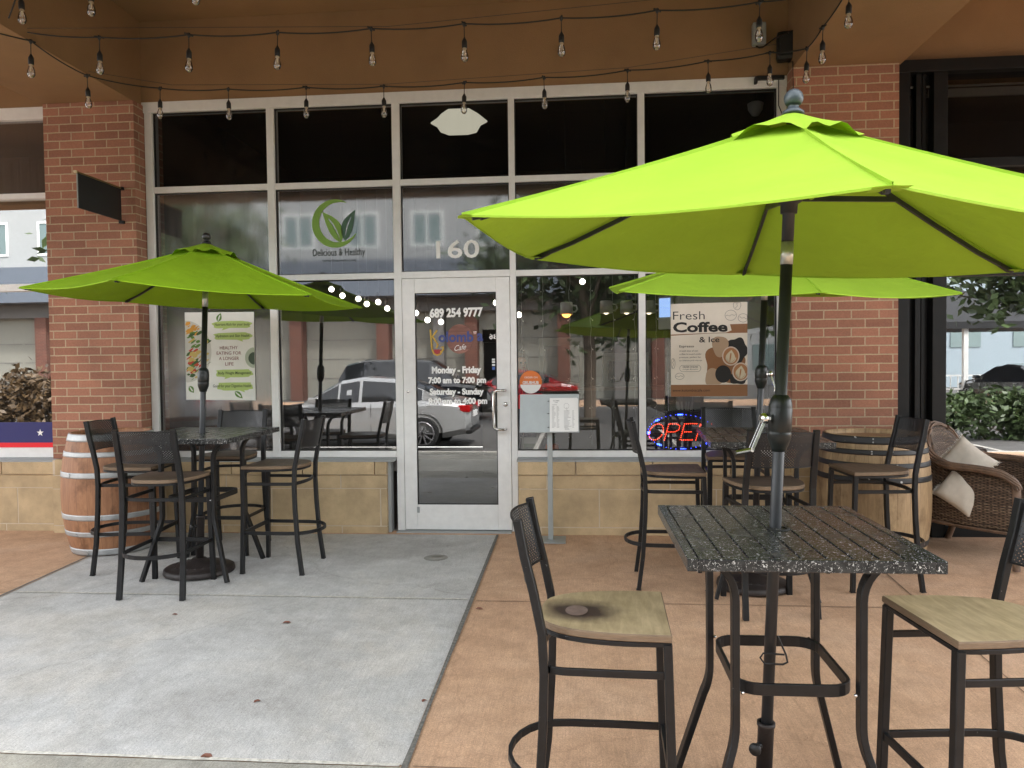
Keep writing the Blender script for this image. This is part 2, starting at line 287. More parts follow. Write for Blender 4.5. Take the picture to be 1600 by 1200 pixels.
M['glass_right'] = glass('window_glass', .10, 0.0, (.86, .86, .84), film=.035, filmcol=(.30, .31, .26))
M['glass_film'] = glass('fogged_glass', .13, .07, (.5, .48, .48), film=.45, filmcol=(.12, .112, .112))
M['glass_film2'] = glass('half_fogged_glass', .17, .012, (.55, .54, .53), film=.17, filmcol=(.12, .115, .11))
M['glass_top'] = glass('transom_glass', -.02, .04, (.55, .55, .55), film=.06, filmcol=(.08, .08, .08))
M['glass_mid'] = glass('hazy_transom_glass', .09, .045, (.55, .55, .55), film=.22, filmcol=(.12, .12, .125))
M['glass_black'] = glass('black_storefront_glass', .34, 0.0, (.7, .7, .7))
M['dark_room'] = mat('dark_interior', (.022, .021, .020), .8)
M['room_floor'] = mat('interior_floor', (.09, .08, .07), .3)
def flat(n, c, r=.6): 
    if n not in M: M[n] = mat(n, c, r, var=.04)
    return M[n]

# ------------------------------------------------------------------ mesh builder
class MB:
    def __init__(s): s.v = []; s.f = []; s.mi = []; s.sm = []; s.cur = 0
    def add(s, vs, fs, smooth=False):
        b = len(s.v); s.v += [tuple(v) for v in vs]
        for f in fs: s.f.append([b+i for i in f]); s.mi.append(s.cur); s.sm.append(smooth)
        return s
    def box(s, x0, x1, y0, y1, z0, z1):
        s.add([(x0, y0, z0), (x1, y0, z0), (x1, y1, z0), (x0, y1, z0), (x0, y0, z1), (x1, y0, z1), (x1, y1, z1), (x0, y1, z1)],
              [(0, 3, 2, 1), (4, 5, 6, 7), (0, 1, 5, 4), (1, 2, 6, 5), (2, 3, 7, 6), (3, 0, 4, 7)]); return s
    def rbox(s, x0, x1, y0, y1, z0, z1, r=.004):
        """box with small chamfers on every edge"""
        bm = bmesh.new(); bmesh.ops.create_cube(bm, size=1)
        for v in bm.verts: v.co = Vector((x0+(v.co.x+.5)*(x1-x0), y0+(v.co.y+.5)*(y1-y0), z0+(v.co.z+.5)*(z1-z0)))
        bmesh.ops.bevel(bm, geom=bm.edges[:], offset=r, segments=2, profile=.6, affect='EDGES')
        bm.verts.index_update(); s.add([v.co[:] for v in bm.verts], [[v.index for v in f.verts] for f in bm.faces]); bm.free(); return s
    def quad(s, a, b, c, d): s.add([a, b, c, d], [(0, 1, 2, 3)]); return s
    def sweep(s, pts, prof, up=None, closed=False, smooth=True, cap=True):
        """profile (list of (a,b)) swept along pts"""
        pts = [Vector(p) for p in pts]; n = len(pts); m = len(prof); vs = []
        ref = Vector(up) if up else None; prevN = None
        for i in range(n):
            if closed: t = (pts[(i+1) % n]-pts[i-1])
            else: t = pts[min(i+1, n-1)]-pts[max(i-1, 0)]
            t.normalize()
            if ref is not None: nn = ref - t*ref.dot(t)
            elif prevN is not None: nn = prevN - t*prevN.dot(t)
            else:
                a = Vector((0, 0, 1)) if abs(t.z) < .9 else Vector((0, 1, 0)); nn = a - t*a.dot(t)
            if nn.length < 1e-6: nn = Vector((1, 0, 0)) - t*t.x
            nn.normalize(); prevN = nn; bb = t.cross(nn)
            k = 1.
            if 0 < i < n-1 or closed:
                d1 = (pts[i]-pts[i-1]).normalized(); k = 1/max(.5, d1.dot(t))
            for a, b in prof: vs.append(pts[i]+nn*a*1+bb*b*1)
        fs = []
        for i in range(n if closed else n-1):
            for j in range(m):
                a = i*m+j; b = i*m+(j+1) % m; c = ((i+1) % n)*m+(j+1) % m; d = ((i+1) % n)*m+j; fs.append((a, b, c, d))
        s.add(vs, fs, smooth)
        if cap and not closed:
            s.add([vs[j] for j in range(m)], [tuple(range(m))[::-1]]); s.add([vs[(n-1)*m+j] for j in range(m)], [tuple(range(m))])
        return s
    def tube(s, pts, r, n=8, **kw):
        if kw.pop('taper', None) is not None: pass
        return s.sweep(pts, [(r*math.cos(2*math.pi*k/n), r*math.sin(2*math.pi*k/n)) for k in range(n)], **kw)
    def bar(s, pts, w, h, up=None, ch=.12, **kw):
        c = ch*min(w, h); w /= 2; h /= 2
        pr = [(h, w-c), (h-c, w), (-h+c, w), (-h, w-c), (-h, -w+c), (-h+c, -w), (h-c, -w), (h, -w+c)]
        return s.sweep(pts, pr, up=up, smooth=False, **kw)
    def lathe(s, prof, n=24, c=(0, 0, 0), axis=None, smooth=True, a0=0, a1=2*math.pi):
        """prof: (r,z)"""
        m = len(prof); vs = []; fs = []; full = abs(a1-a0-2*math.pi) < 1e-6; nn = n if full else n+1
        Q = Vector(axis).normalized().to_track_quat('Z', 'Y') if axis is not None else None
        for i in range(nn):
            a = a0+(a1-a0)*i/n
            for r, z in prof:
                p = Vector((r*math.cos(a), r*math.sin(a), z));
                if Q: p = Q @ p
                vs.append(p+Vector(c))
        for i in range(n):
            for j in range(m-1):
                k = ((i+1) % nn); fs.append((i*m+j, k*m+j, k*m+j+1, i*m+j+1))
        s.add(vs, fs, smooth); return s
    def sphere(s, c, r, n=12, sz=1.):
        return s.lathe([(max(1e-5, r*math.sin(math.pi*k/n)), -r*sz*math.cos(math.pi*k/n)) for k in range(n+1)], n*2, c)
    def poly(s, pts, y0, y1=None, front=-1):
        """x-z polygon at depth y0 (extruded to y1)"""
        n = len(pts); vs = [(x, y0, z) for x, z in pts]
        if y1 is None: s.add(vs, [tuple(range(n))]); return s
        vs += [(x, y1, z) for x, z in pts]; s.add(vs, [tuple(range(n)), tuple(range(n, 2*n))[::-1]]+[(i, i+n, (i+1) % n+n, (i+1) % n) for i in range(n)]); return s
    def obj(s, name, mats, parent=None, loc=None, fixn=True):
        me = bpy.data.meshes.new(name); me.from_pydata(s.v, [], s.f)
        if not isinstance(mats, (list, tuple)): mats = [mats]
        for m in mats: me.materials.append(M[m] if isinstance(m, str) else m)
        me.polygons.foreach_set('material_index', s.mi); me.polygons.foreach_set('use_smooth', s.sm)
        if fixn:
            bm = bmesh.new(); bm.from_mesh(me); bmesh.ops.recalc_face_normals(bm, faces=bm.faces[:]); bm.to_mesh(me); bm.free()
        me.update(); o = bpy.data.objects.new(name, me); COL.objects.link(o)
        if parent is not None: o.parent = parent
        if loc is not None: o.location = loc
        return o
def tag(o, label, cat, group=None):
    o['label'] = label; o['category'] = cat
    if group: o['group'] = group
    return o
def thing(name, label, cat, loc=(0, 0, 0), rz=0, group=None):
    o = bpy.data.objects.new(name, None); o.empty_display_size = .1; COL.objects.link(o); o.location = loc; o.rotation_euler = (0, 0, rz); return tag(o, label, cat, group)
def struct(o): o['kind'] = 'structure'; return o
def dup(root, loc, rz, label):
    def cp(o, par):
        c = o.copy(); COL.objects.link(c)
        if par is not None: c.parent = par
        for ch in kids.get(o.name, []): cp(ch, c)
        return c
    kids = {}
    for o in bpy.data.objects:
        if o.parent: kids.setdefault(o.parent.name, []).append(o)
    r = cp(root, None); r.location = loc; r.rotation_euler = (0, 0, rz); r['label'] = label; return r
def fz(y): return .03*y if y < 0 else 0.

_txt = {}
def txt_geo(s, bold=0., shear=0.):
    key = (s, bold, shear)
    if key in _txt: return _txt[key]
    cu = bpy.data.curves.new('t', 'FONT'); cu.body = s; cu.offset = bold; cu.shear = shear; cu.resolution_u = 3; cu.fill_mode = 'FRONT'
    ob = bpy.data.objects.new('t', cu); COL.objects.link(ob); bpy.context.view_layer.update()
    dg = bpy.context.evaluated_depsgraph_get(); me = bpy.data.meshes.new_from_object(ob.evaluated_get(dg))
    vs = [(v.co.x, v.co.y) for v in me.vertices]; fs = [list(p.vertices) for p in me.polygons]
    bpy.data.objects.remove(ob); bpy.data.curves.remove(cu); bpy.data.meshes.remove(me); _txt[key] = (vs, fs); return _txt[key]
def text(mb, s, x0, x1, z0, z1, y, bold=0., shear=0., slope=0., ref=None):
    """fit text into x0..x1; letters fill z0..z1 (ref: string whose height defines the box)"""
    vs, fs = txt_geo(s, bold, shear)
    xs = [v[0] for v in vs]; zs = [v[1] for v in vs]
    if ref: rv, _ = txt_geo(ref, bold, shear); zs = [v[1] for v in rv]
    ax, bx, az, bz = min(xs), max(xs), min(zs), max(zs)
    mb.add([(x0+(x-ax)/(bx-ax)*(x1-x0), y, z0+(z-az)/(bz-az)*(z1-z0)+slope*(x-ax)/(bx-ax)*(x1-x0)) for x, z in vs], fs); return mb

# ================================================================== SETTING
def sheet(name, pts, mat_, dz=0., th=None):
    m = MB(); m.add([(x, y, fz(y)+dz) for x, y in pts], [tuple(range(len(pts)))]); return struct(m.obj(name, mat_))
gm = MB(); YS = 6.0
# ground: indoor floor level, sloping pavement, kerb, road and land to the horizon
KY = -7.3; KZ = fz(KY); RZ = KZ-.14
struct(MB().add([(-12, KY, KZ), (14, KY, KZ), (14, 0.0, 0), (-12, 0.0, 0)], [(0, 1, 2, 3)]).obj('pavement', 'pavement'))
struct(MB().add([(-.68, -3.545, fz(-3.545)+.004), (-.68, -.14, fz(-.14)+.004), (-3.72, -.14, fz(-.14)+.004), (-3.72, -3.545, fz(-3.545)+.004)], [(0, 1, 2, 3)]).obj('concrete_slab', 'slab'))
struct(MB().add([(-.68, KY+.02, fz(KY+.02)+.004), (-.68, -3.56, fz(-3.56)+.004), (-3.72, -3.56, fz(-3.56)+.004), (-3.72, KY+.02, fz(KY+.02)+.004)], [(0, 1, 2, 3)]).obj('concrete_slab', 'slab_rough'))
def strip(mb, a, b, w, dz):
    a = Vector(a); b = Vector(b); d = (b-a).normalized(); n = Vector((-d.y, d.x))*w/2; N = 14; rnd = random.Random(3)
    L = []; Rr = []
    for i in range(N+1):
        p = a.lerp(b, i/N); k = 1+rnd.uniform(-.35, .35)
        L.append((p.x+n.x*k, p.y+n.y*k, fz(p.y)+dz)); Rr.append((p.x-n.x*k, p.y-n.y*k, fz(p.y)+dz))
    for i in range(N): mb.quad(L[i], L[i+1], Rr[i+1], Rr[i])
m = MB(); strip(m, (-.668, -.14), (-.668, KY+.05), .024, .0085); strip(m, (-3.73, -.14), (-3.73, KY+.05), .02, .0085); struct(m.obj('slab_edge_joint', 'joint_grey'))
m = MB(); strip(m, (-3.7, -1.685), (-.69, -1.695), .016, .0085); strip(m, (-3.7, -3.552), (-.69, -3.552), .02, .0085); struct(m.obj('slab_score_joint', 'joint_pale'))
m = MB(); strip(m, (-.64, -1.71), (9, -1.74), .007, .0045); strip(m, (2.10, -.2), (1.93, -4.2), .008, .0045); strip(m, (-9, -1.7), (-3.76, -1.69), .007, .0045); strip(m, (-.64, -3.55), (9, -3.6), .007, .0045); struct(m.obj('pavement_joint', 'joint'))
struct(MB().box(-14, 16, KY-.15, KY, RZ-.2, KZ+.002).obj('kerb', 'kerb'))
struct(MB().add([(-90, -95, RZ), (90, -95, RZ), (90, KY-.14, RZ), (-90, KY-.14, RZ)], [(0, 1, 2, 3)]).obj('road', 'asphalt'))
struct(MB().add([(-90, 0, -.6), (90, 0, -.6), (90, 60, -.6), (-90, 60, -.6)], [(0, 1, 2, 3)]).obj('ground', 'kerb'))
m = MB()
for k in range(-3, 6):
    x = -.9+k*2.9; m.add([(x, -13.0, RZ+.004), (x+.1, -13.0, RZ+.004), (x+.1, KY-.6, RZ+.004), (x, KY-.6, RZ+.004)], [(0, 1, 2, 3)])
struct(m.obj('parking_line', 'kerb'))
m = MB(); m.add([(-60, -27.0, RZ+.004), (60, -27.0, RZ+.004), (60, -22.6, RZ+.004), (-60, -22.6, RZ+.004)], [(0, 1, 2, 3)]); struct(m.obj('far_pavement', 'pavement'))

# ================================================================== CAFE BUILDING
bld = thing('commercial_building', 'brown stucco and red brick commercial building with silver framed cafe windows under its arcade', 'building')
# pillars
PF = -.15
m = MB(); m.box(-4.51, -3.705, PF, .3, .635, 3.66); m.obj('brick_pillar', 'brick', bld)
m = MB(); m.box(1.69, 2.495, PF, .3, .635, 3.70); m.obj('brick_pillar', 'brick', bld)
def stone_run(x0, x1, yf, cap, shift, z_top=.60):
    """limestone base: plinth row, tall blocks, upper row, projecting cap row; joints are real gaps over mortar"""
    s = MB(); J = .009; rnd = random.Random(int(shift*100))
    rows = [(-.03, .055, 1.04, yf), (.062, .372, .94, yf), (.378, .488, 1.0, yf+.0), (.496, z_top, .62 if cap else .62, yf-(.022 if cap else 0))]
    for i, (z0, z1, L, y) in enumerate(rows):
        x = x0-((shift+i*.47) % 1)*L
        while x < x1:
            a = max(x, x0); b = min(x+L-J, x1)
            if b-a > .02: s.rbox(a, b, y, .05, z0, z1, .0035)
            x += L
    s.obj('stone_base', 'stone', bld)
    b = MB(); b.box(x0+.004, x1-.004, yf+.0025, .045, -.03, z_top-.006); b.obj('mortar', 'stone_joint', bld)
stone_run(-3.70, -1.60, -.10, True, .35); stone_run(-.495, 1.69, -.10, True, .82)
stone_run(-9.0, -4.51, -.10, True, .15)
stone_run(-4.51, -3.705, -.17, False, .55, .63); stone_run(1.69, 2.495, -.17, False, .25, .63)
m = MB(); m.box(-1.60, -1.575, -.06, .04, -.02, .60); m.obj('door_side_trim', 'alu_dark', bld)
# window sills
m = MB()
for a, b in ((-3.70, -1.537), (-.505, 1.688), (-9, -4.515)):
    m.add([(a, -.005, .626), (b, -.005, .626), (b, -.105, .612), (a, -.105, .612), (a, -.105, .600), (b, -.105, .600), (b, -.005, .604), (a, -.005, .604)], [(0, 1, 2, 3), (3, 2, 5, 4), (4, 5, 6, 7), (0, 3, 4, 7), (1, 6, 5, 2)])
m.obj('window_sill', 'alu_dark', bld)
# storefront frame
V = [(-3.70, -3.634), (-2.618, -2.555), (-1.535, -1.470), (-.555, -.505), (.505, .560), (1.615, 1.688)]
fr = MB()
for i, (a, b) in enumerate(V):
    zb = -.004 if i in (2, 3) else .626
    fr.rbox(a, b, 0, .11, zb, 3.60, .004)
fr.rbox(-3.72, 1.69, -.004, .11, 3.6005, 3.69, .004)
for i in range(5):
    a = V[i][1]; b = V[i+1][0]
    fr.rbox(a+.0005, b-.0005, .003, .105, 2.914, 2.965, .003)
    if i == 2: fr.rbox(a+.0005, b-.0005, -.002, .105, 2.136, 2.192, .003)
    else:
        fr.rbox(a+.0005, b-.0005, .003, .105, 2.137, 2.187, .003); fr.rbox(a+.0005, b-.0005, .002, .105, .626, .679, .003)
frame = fr.obj('window_frame', 'alu', bld)
gk = MB()
def gasket(a, b, z0, z1, mb=gk):
    t = .008
    for bx in ((a, a+t, z0, z1), (b-t, b, z0, z1), (a+t, b-t, z0, z0+t), (a+t, b-t, z1-t, z1)): mb.box(bx[0], bx[1], .028, .05, bx[2], bx[3])
ROWS = [(.679, 2.137), (2.187, 2.914), (2.965, 3.6)]
mats_ = {0: ['glass_film', 'glass_film', 'glass_top'], 1: ['glass_film2', 'glass_mid', 'glass_top'], 2: [None, 'glass_mid', 'glass_top'], 3: ['glass_right', 'glass_mid', 'glass_top'], 4: ['glass_right', 'glass_mid', 'glass_top']}
for i in range(5):
    a = V[i][1]; b = V[i+1][0]
    for r, (z0, z1) in enumerate(ROWS):
        if i == 2 and r == 0: continue
        if i == 2 and r == 1: z0 = 2.192
        gasket(a, b, z0, z1)
        MB().add([(a+.004, .042, z0), (b-.004, .042, z0), (b-.004, .042, z1), (a+.004, .042, z1)], [(0, 1, 2, 3)]).obj('window_pane', mats_[i][r], frame)
gk.obj('window_gasket', 'gasket', frame)
# narrow caulk / reveal at left jamb
MB().box(-3.737, -3.7005, .012, .08, .626, 3.60).obj('jamb_caulk', 'stone_joint', bld)
# door
door = MB()
door.rbox(-1.466, -1.361, -.006, .04, .012, 2.132, .003); door.rbox(-.672, -.558, -.006, .04, .012, 2.132, .003)
door.rbox(-1.3605, -.6725, -.005, .04, 2.010, 2.132, .003); door.rbox(-1.3605, -.6725, -.005, .04, .012, .224, .003)
door.box(-1.35, -.68, -.0075, -.0049, .118, .122)
dr = door.obj('door', 'alu', bld)
MB().add([(-1.362, .018, .222), (-.671, .018, .222), (-.671, .018, 2.012), (-1.362, .018, 2.012)], [(0, 1, 2, 3)]).obj('door_glass', 'glass_clear', dr)
m = MB()
for bx in ((-1.3605, -1.354, .224, 2.01), (-.679, -.6725, .224, 2.01), (-1.354, -.679, .224, .230), (-1.354, -.679, 2.004, 2.010)): m.box(bx[0], bx[1], .004, .017, bx[2], bx[3])
m.obj('door_gasket', 'gasket', dr)
hp = [(-.60, -.006, 1.19), (-.60, -.06, 1.19), (-.615, -.075, 1.19), (-.672, -.08, 1.188), (-.692, -.08, 1.17), (-.696, -.08, 1.02), (-.695, -.08, .885), (-.672, -.08, .866), (-.615, -.075, .864), (-.60, -.06, .864), (-.60, -.006, .864)]
MB().tube(hp, .0125, 12).obj('handle', 'chrome', dr)
m = MB(); m.lathe([(0, .012), (.016, .012), (.02, .006), (.02, 0)], 20, (-.602, -.006, 1.07), (0, -1, 0)); m.obj('lock', 'chrome', dr); m = MB(); m.lathe([(0, .008), (.009, .008), (.011, 0)], 16, (-1.427, -.006, 1.182), (0, -1, 0)); m.obj('lock', 'chrome', dr)
MB().rbox(-1.365, -1.343, -.012, -.004, .155, .205, .003).obj('door_closer_plate', 'alu_dark', dr)
MB().box(-1.53, -.56, -.08, .03, -.02, .006).obj('threshold', 'alu_dark', bld)
# lettering on the door
yl = .012
def line(nm, txt, x0, x1, z0, z1, ref=None, bold=.05, slope=0.): text(MB() if False else (m_ := MB()), txt, x0, x1, z0, z1, yl, bold, slope=slope, ref=ref); return m_.obj(nm, 'white', dr)
line('phone_number', '689 254 9777', -1.236, -.786, 1.800, 1.882, None, .045, .012)
line('opening_hours', 'Monday - Friday', -1.226, -.806, 1.316, 1.392, 'My'); line('opening_hours', '7:00 am to 7:00 pm', -1.256, -.766, 1.234, 1.302, '7p')
line('opening_hours', 'Saturday - Sunday', -1.246, -.786, 1.136, 1.208, 'Sy'); line('opening_hours', '8:00 am to 4:00 pm', -1.258, -.758, 1.058, 1.127, '8p')
M['disc'] = wood('pink_wood_print', (.16, .06, .045), (.34, .16, .12), (3, 1, 30), .6, 1.8)
m = MB(); m.poly([(-.985+.112*math.cos(a), 1.622+.123*math.sin(a)) for a in [2*math.pi*k/40 for k in range(40)]], .0145); m.obj('logo_disc', 'disc', dr)
m = MB(); text(m, 'olomb', -1.165, -.868, 1.595, 1.685, .011, .03); text(m, 'a', -.838, -.786, 1.600, 1.668, .011, .03); m.obj('logo_lettering', flat('blue_vinyl', (.05, .075, .26)), dr)
m = MB()
def arc(cx, cz, r, a0, a1, w, y, n=16, rz=1.):
    P0 = [(cx+(r+w/2)*math.cos(R(a0+(a1-a0)*k/n)), cz+rz*(r+w/2)*math.sin(R(a0+(a1-a0)*k/n))) for k in range(n+1)]
    P1 = [(cx+(r-w/2)*math.cos(R(a0+(a1-a0)*k/n)), cz+rz*(r-w/2)*math.sin(R(a0+(a1-a0)*k/n))) for k in range(n+1)]
    return P0, P1
def arcband(mb, *a, **k):
    P0, P1 = arc(*a, **k); y = a[6]
    for i in range(len(P0)-1): mb.add([(P0[i][0], y, P0[i][1]), (P0[i+1][0], y, P0[i+1][1]), (P1[i+1][0], y, P1[i+1][1]), (P1[i][0], y, P1[i][1])], [(0, 1, 2, 3)])
def stroke(mb, pts, w, y):
    for (xa, za), (xb, zb) in zip(pts, pts[1:]):
        d = Vector((xb-xa, zb-za)); 
        if d.length < 1e-6: continue
        d.normalize(); n = Vector((-d.y, d.x))*w/2; e = d*w*.25
        mb.add([(xa-e.x+n.x, y, za-e.y+n.y), (xb+e.x+n.x, y, zb+e.y+n.y), (xb+e.x-n.x, y, zb+e.y-n.y), (xa-e.x-n.x, y, za-e.y-n.y)], [(0, 1, 2, 3)])
stroke(m, [(-1.233, 1.70), (-1.226, 1.60), (-1.222, 1.54), (-1.205, 1.50), (-1.18, 1.487), (-1.15, 1.497), (-1.125, 1.54)], .012, .011)
stroke(m, [(-1.178, 1.695), (-1.215, 1.645), (-1.185, 1.60), (-1.17, 1.575), (-1.183, 1.55)], .012, .011)
stroke(m, [(-1.145, 1.55), (-1.125, 1.56), (-1.125, 1.53), (-1.15, 1.515)], .007, .0105)
m.obj('cup_outline', flat('yellow_vinyl', (.65, .42, .06)), dr)
m = MB(); m.poly([(-1.208, 1.535), (-1.145, 1.535), (-1.155, 1.505), (-1.178, 1.494), (-1.2, 1.508)], .0105); m.obj('cup_coffee', flat('red_vinyl', (.35, .03, .04)), dr)
m = MB(); text(m, 'Cafe', -1.03, -.93, 1.520, 1.566, .010, .0, .35, slope=.15); m.poly([(-.868, 1.682), (-.84, 1.682), (-.845, 1.662), (-.863, 1.662)], .010); m.obj('logo_script', 'white', dr)
m = MB(); m.poly([(-.866, 1.674), (-.842, 1.674), (-.846, 1.666), (-.862, 1.666)], .009); m.obj('logo_script', 'red_vinyl', dr)
m = MB()
for z, s in ((1.445, 'paper'), (1.425, 'paper'), (1.400, 'paper')): m.rbox(-.713, -.688, .006, .008, z-.008, z+.008, .001)
m.obj('card_sticker', 'paper', dr)
m = MB(); m.box(-.712, -.689, .0045, .0055, 1.36, 1.385); m.obj('card_sticker', flat('blue_sticker', (.05, .12, .4)), dr)
# 160 over the door, herbal logo on the window
m = MB(); text(m, '160', -1.178, -.812, 2.300, 2.452, .036, .012); m.obj('street_number', 'white', frame)
m = MB(); LGY = .036
P = []
for k in range(37):
    a = R(60+k*7.6); w = .002+.062*math.sin(math.pi*k/36)**.8
    P.append(((-2.045+(.202)*math.cos(a), 2.618+.204*math.sin(a)), (-2.045+.01*math.sin(a)*0+(.202-w)*math.cos(a), 2.618+(.204-w)*math.sin(a))))
for (o1, i1), (o2, i2) in zip(P, P[1:]): m.add([(o1[0], LGY, o1[1]), (o2[0], LGY, o2[1]), (i2[0], LGY, i2[1]), (i1[0], LGY, i1[1])], [(0, 1, 2, 3)])
def leaf(mb, x0, z0, x1, z1, w, y, bend=0., n=12):
    d = Vector((x1-x0, z1-z0)); L = d.length; d.normalize(); nn = Vector((-d.y, d.x)); A = []; B = []; C_ = []
    for k in range(n+1):
        t = k/n; c = Vector((x0, z0))+d*L*t+nn*bend*math.sin(math.pi*t); ww = w*math.sin(math.pi*t**.8)
        A.append(c+nn*ww); B.append(c-nn*ww); C_.append(c)
    for i in range(n):
        g = .006*math.sin(math.pi*(i/n)); g2 = .006*math.sin(math.pi*((i+1)/n))
        if i < n*.75:
            mb.add([(A[i].x, y, A[i].y), (A[i+1].x, y, A[i+1].y), (C_[i+1].x+nn.x*g2, y, C_[i+1].y+nn.y*g2), (C_[i].x+nn.x*g, y, C_[i].y+nn.y*g)], [(0, 1, 2, 3)])
            mb.add([(B[i].x, y, B[i].y), (B[i+1].x, y, B[i+1].y), (C_[i+1].x-nn.x*g2, y, C_[i+1].y-nn.y*g2), (C_[i].x-nn.x*g, y, C_[i].y-nn.y*g)], [(0, 1, 2, 3)])
        else: mb.add([(A[i].x, y, A[i].y), (A[i+1].x, y, A[i+1].y), (B[i+1].x, y, B[i+1].y), (B[i].x, y, B[i].y)], [(0, 1, 2, 3)])
leaf(m, -1.995, 2.455, -2.155, 2.72, .058, LGY, -.02)
m.obj('herb_logo', flat('leaf_green_vinyl', (.22, .40, .07)), frame)
m = MB(); leaf(m, -1.965, 2.47, -1.868, 2.73, .05, LGY, .02); m.obj('herb_logo', flat('dark_green_vinyl', (.07, .15, .10)), frame)
m = MB(); text(m, 'Delicious & Healthy', -2.245, -1.79, 2.325, 2.405, LGY, .0, ref='Dy'); text(m, 'Quality Meals, Healthy Living', -2.16, -1.87, 2.290, 2.315, LGY, .0, ref='Qy'); m.obj('window_slogan', flat('dark_grey_vinyl', (.05, .06, .055)), frame)
# stickers on the window right of the door
m = MB(); m.lathe([(0, .002), (.092, .002), (.094, 0)], 40, (-.392, .036, 1.255), (0, -1, 0)); rs = tag(m.obj('round_sticker', flat('orange_sticker', (.70, .18, .035))), 'round orange sticker on the window beside the door', 'sticker')
m = MB(); m.poly([(-.392+.09*math.cos(R(a)), 1.248+.09*math.sin(R(a))) for a in range(190, 351, 8)], .0325); text(m, 'ORDER ON', -.445, -.335, 1.285, 1.300, .0325); text(m, 'GRUBHUB', -.46, -.325, 1.236, 1.262, .0322, .03); m.obj('sticker_print', 'paper', rs)
m = MB(); m.poly([(-.512, 1.03), (-.512, 1.10), (-.50, 1.14), (-.47, 1.155), (-.30, 1.155), (-.27, 1.14), (-.262, 1.10), (-.262, 1.03)], .036, .038); ds = tag(m.obj('delivery_sticker', flat('bright_red_sticker', (.62, .02, .03))), 'red delivery sticker on the window, half behind the grey menu stand', 'sticker')
m = MB(); text(m, 'We deliver with', -.47, -.30, 1.122, 1.142, .0345, .02, ref='Wd'); m.obj('sticker_print', 'paper', ds)

# header wall, beams, ceiling (arcade)
MB().box(-9.5, 9.5, .001, .4, 3.692, 4.375).obj('header_wall', 'stucco', bld)
BE = -3.3
def beam(x0, x1, zb, y1=-.0005, y0=BE): return MB().box(x0, x1, y0, y1, zb, 4.3745).obj('ceiling_beam', 'stucco', bld)
beam(-4.535, -3.72, 3.662); beam(1.70, 2.52, 3.702)
MB().box(-9.5, 9.5, BE-.36, BE-.001, 3.60, 4.95).obj('outer_beam', 'stucco', bld)
MB().box(-9.5, 9.5, BE-.35, .4, 4.376, 4.6).obj('arcade_ceiling', 'stucco', bld)
for x in (-9.49, 9.0): MB().box(x, x+.3, BE-.4, BE+.1, fz(-4.2)-.02, 3.60).obj('arcade_column', 'stucco', bld)
MB().box(-9.5, 9.5, -.0, .4, 4.601, 7.5).obj('upper_wall', 'stucco', bld)
# interior shell of the cafe
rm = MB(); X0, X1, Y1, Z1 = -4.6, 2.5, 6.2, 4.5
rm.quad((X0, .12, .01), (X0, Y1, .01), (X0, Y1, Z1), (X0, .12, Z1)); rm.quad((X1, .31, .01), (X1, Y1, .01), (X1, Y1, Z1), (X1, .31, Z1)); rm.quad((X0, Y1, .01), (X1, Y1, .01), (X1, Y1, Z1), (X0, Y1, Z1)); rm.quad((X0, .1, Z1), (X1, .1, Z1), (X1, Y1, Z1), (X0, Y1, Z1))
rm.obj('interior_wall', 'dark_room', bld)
MB().add([(X0, .05, .004), (X1, .05, .004), (X1, Y1, .004), (X0, Y1, .004)], [(0, 1, 2, 3)]).obj('interior_floor', 'room_floor', bld)
m = MB(); m.rbox(-3.6, 1.6, .06, .3, .50, .60, .004); m.obj('inner_window_ledge', flat('ledge_grey', (.18, .17, .16)), bld)

# ---- neighbouring shop on the left
nb = MB()
nb.rbox(-9.4, -4.512, -.004, .11, 3.585, 3.69, .004)
for z0, z1 in ((2.90, 2.948), (2.095, 2.158), (.626, .712)): nb.rbox(-9.4, -4.512, 0, .105, z0, z1, .003)
nb.rbox(-5.75, -5.69, .001, .11, .713, 3.584, .003)
nf = nb.obj('neighbour_window_frame', 'alu', bld)
for z0, z1, gm_ in ((.93, 2.095, 'glass_black'), (2.158, 2.90, 'glass_black'), (2.948, 3.585, 'glass_film')):
    MB().add([(-9.4, .042, z0), (-4.512, .042, z0), (-4.512, .042, z1), (-9.4, .042, z1)], [(0, 1, 2, 3)]).obj('window_pane', gm_, nf)
MB().box(-9.4, -4.512, .03, .05, .755, .936).obj('window_banner', flat('navy_banner', (.02, .02, .13)), nf)
MB().box(-9.4, -4.512, .029, .05, .7125, .7545).obj('banner_stripe', flat('red_banner', (.75, .01, .02)), nf)
def star(mb, cx, cz, r, y): mb.poly([(cx+(r if k % 2 == 0 else r*.4)*math.sin(math.pi*k/5), cz+(r if k % 2 == 0 else r*.4)*math.cos(math.pi*k/5)) for k in range(10)], y)
m = MB()
for k in range(4): star(m, -4.755-k*.62, .842, .034, .0285)
m.obj('banner_star', 'white', nf)
m = MB(); m.quad((-9.6, 4, 0), (-4.62, 4, 0), (-4.62, 4, 4.4), (-9.6, 4, 4.4)); m.quad((-9.6, .1, 4.4), (-4.62, .1, 4.4), (-4.62, 4, 4.4), (-9.6, 4, 4.4)); m.quad((-9.6, .1, 0), (-9.6, 4, 0), (-9.6, 4, 4.4), (-9.6, .1, 4.4)); m.quad((-4.615, .31, 0), (-4.615, 4, 0), (-4.615, 4, 4.4), (-4.615, .31, 4.4)); m.obj('interior_wall', 'dark_room', bld)

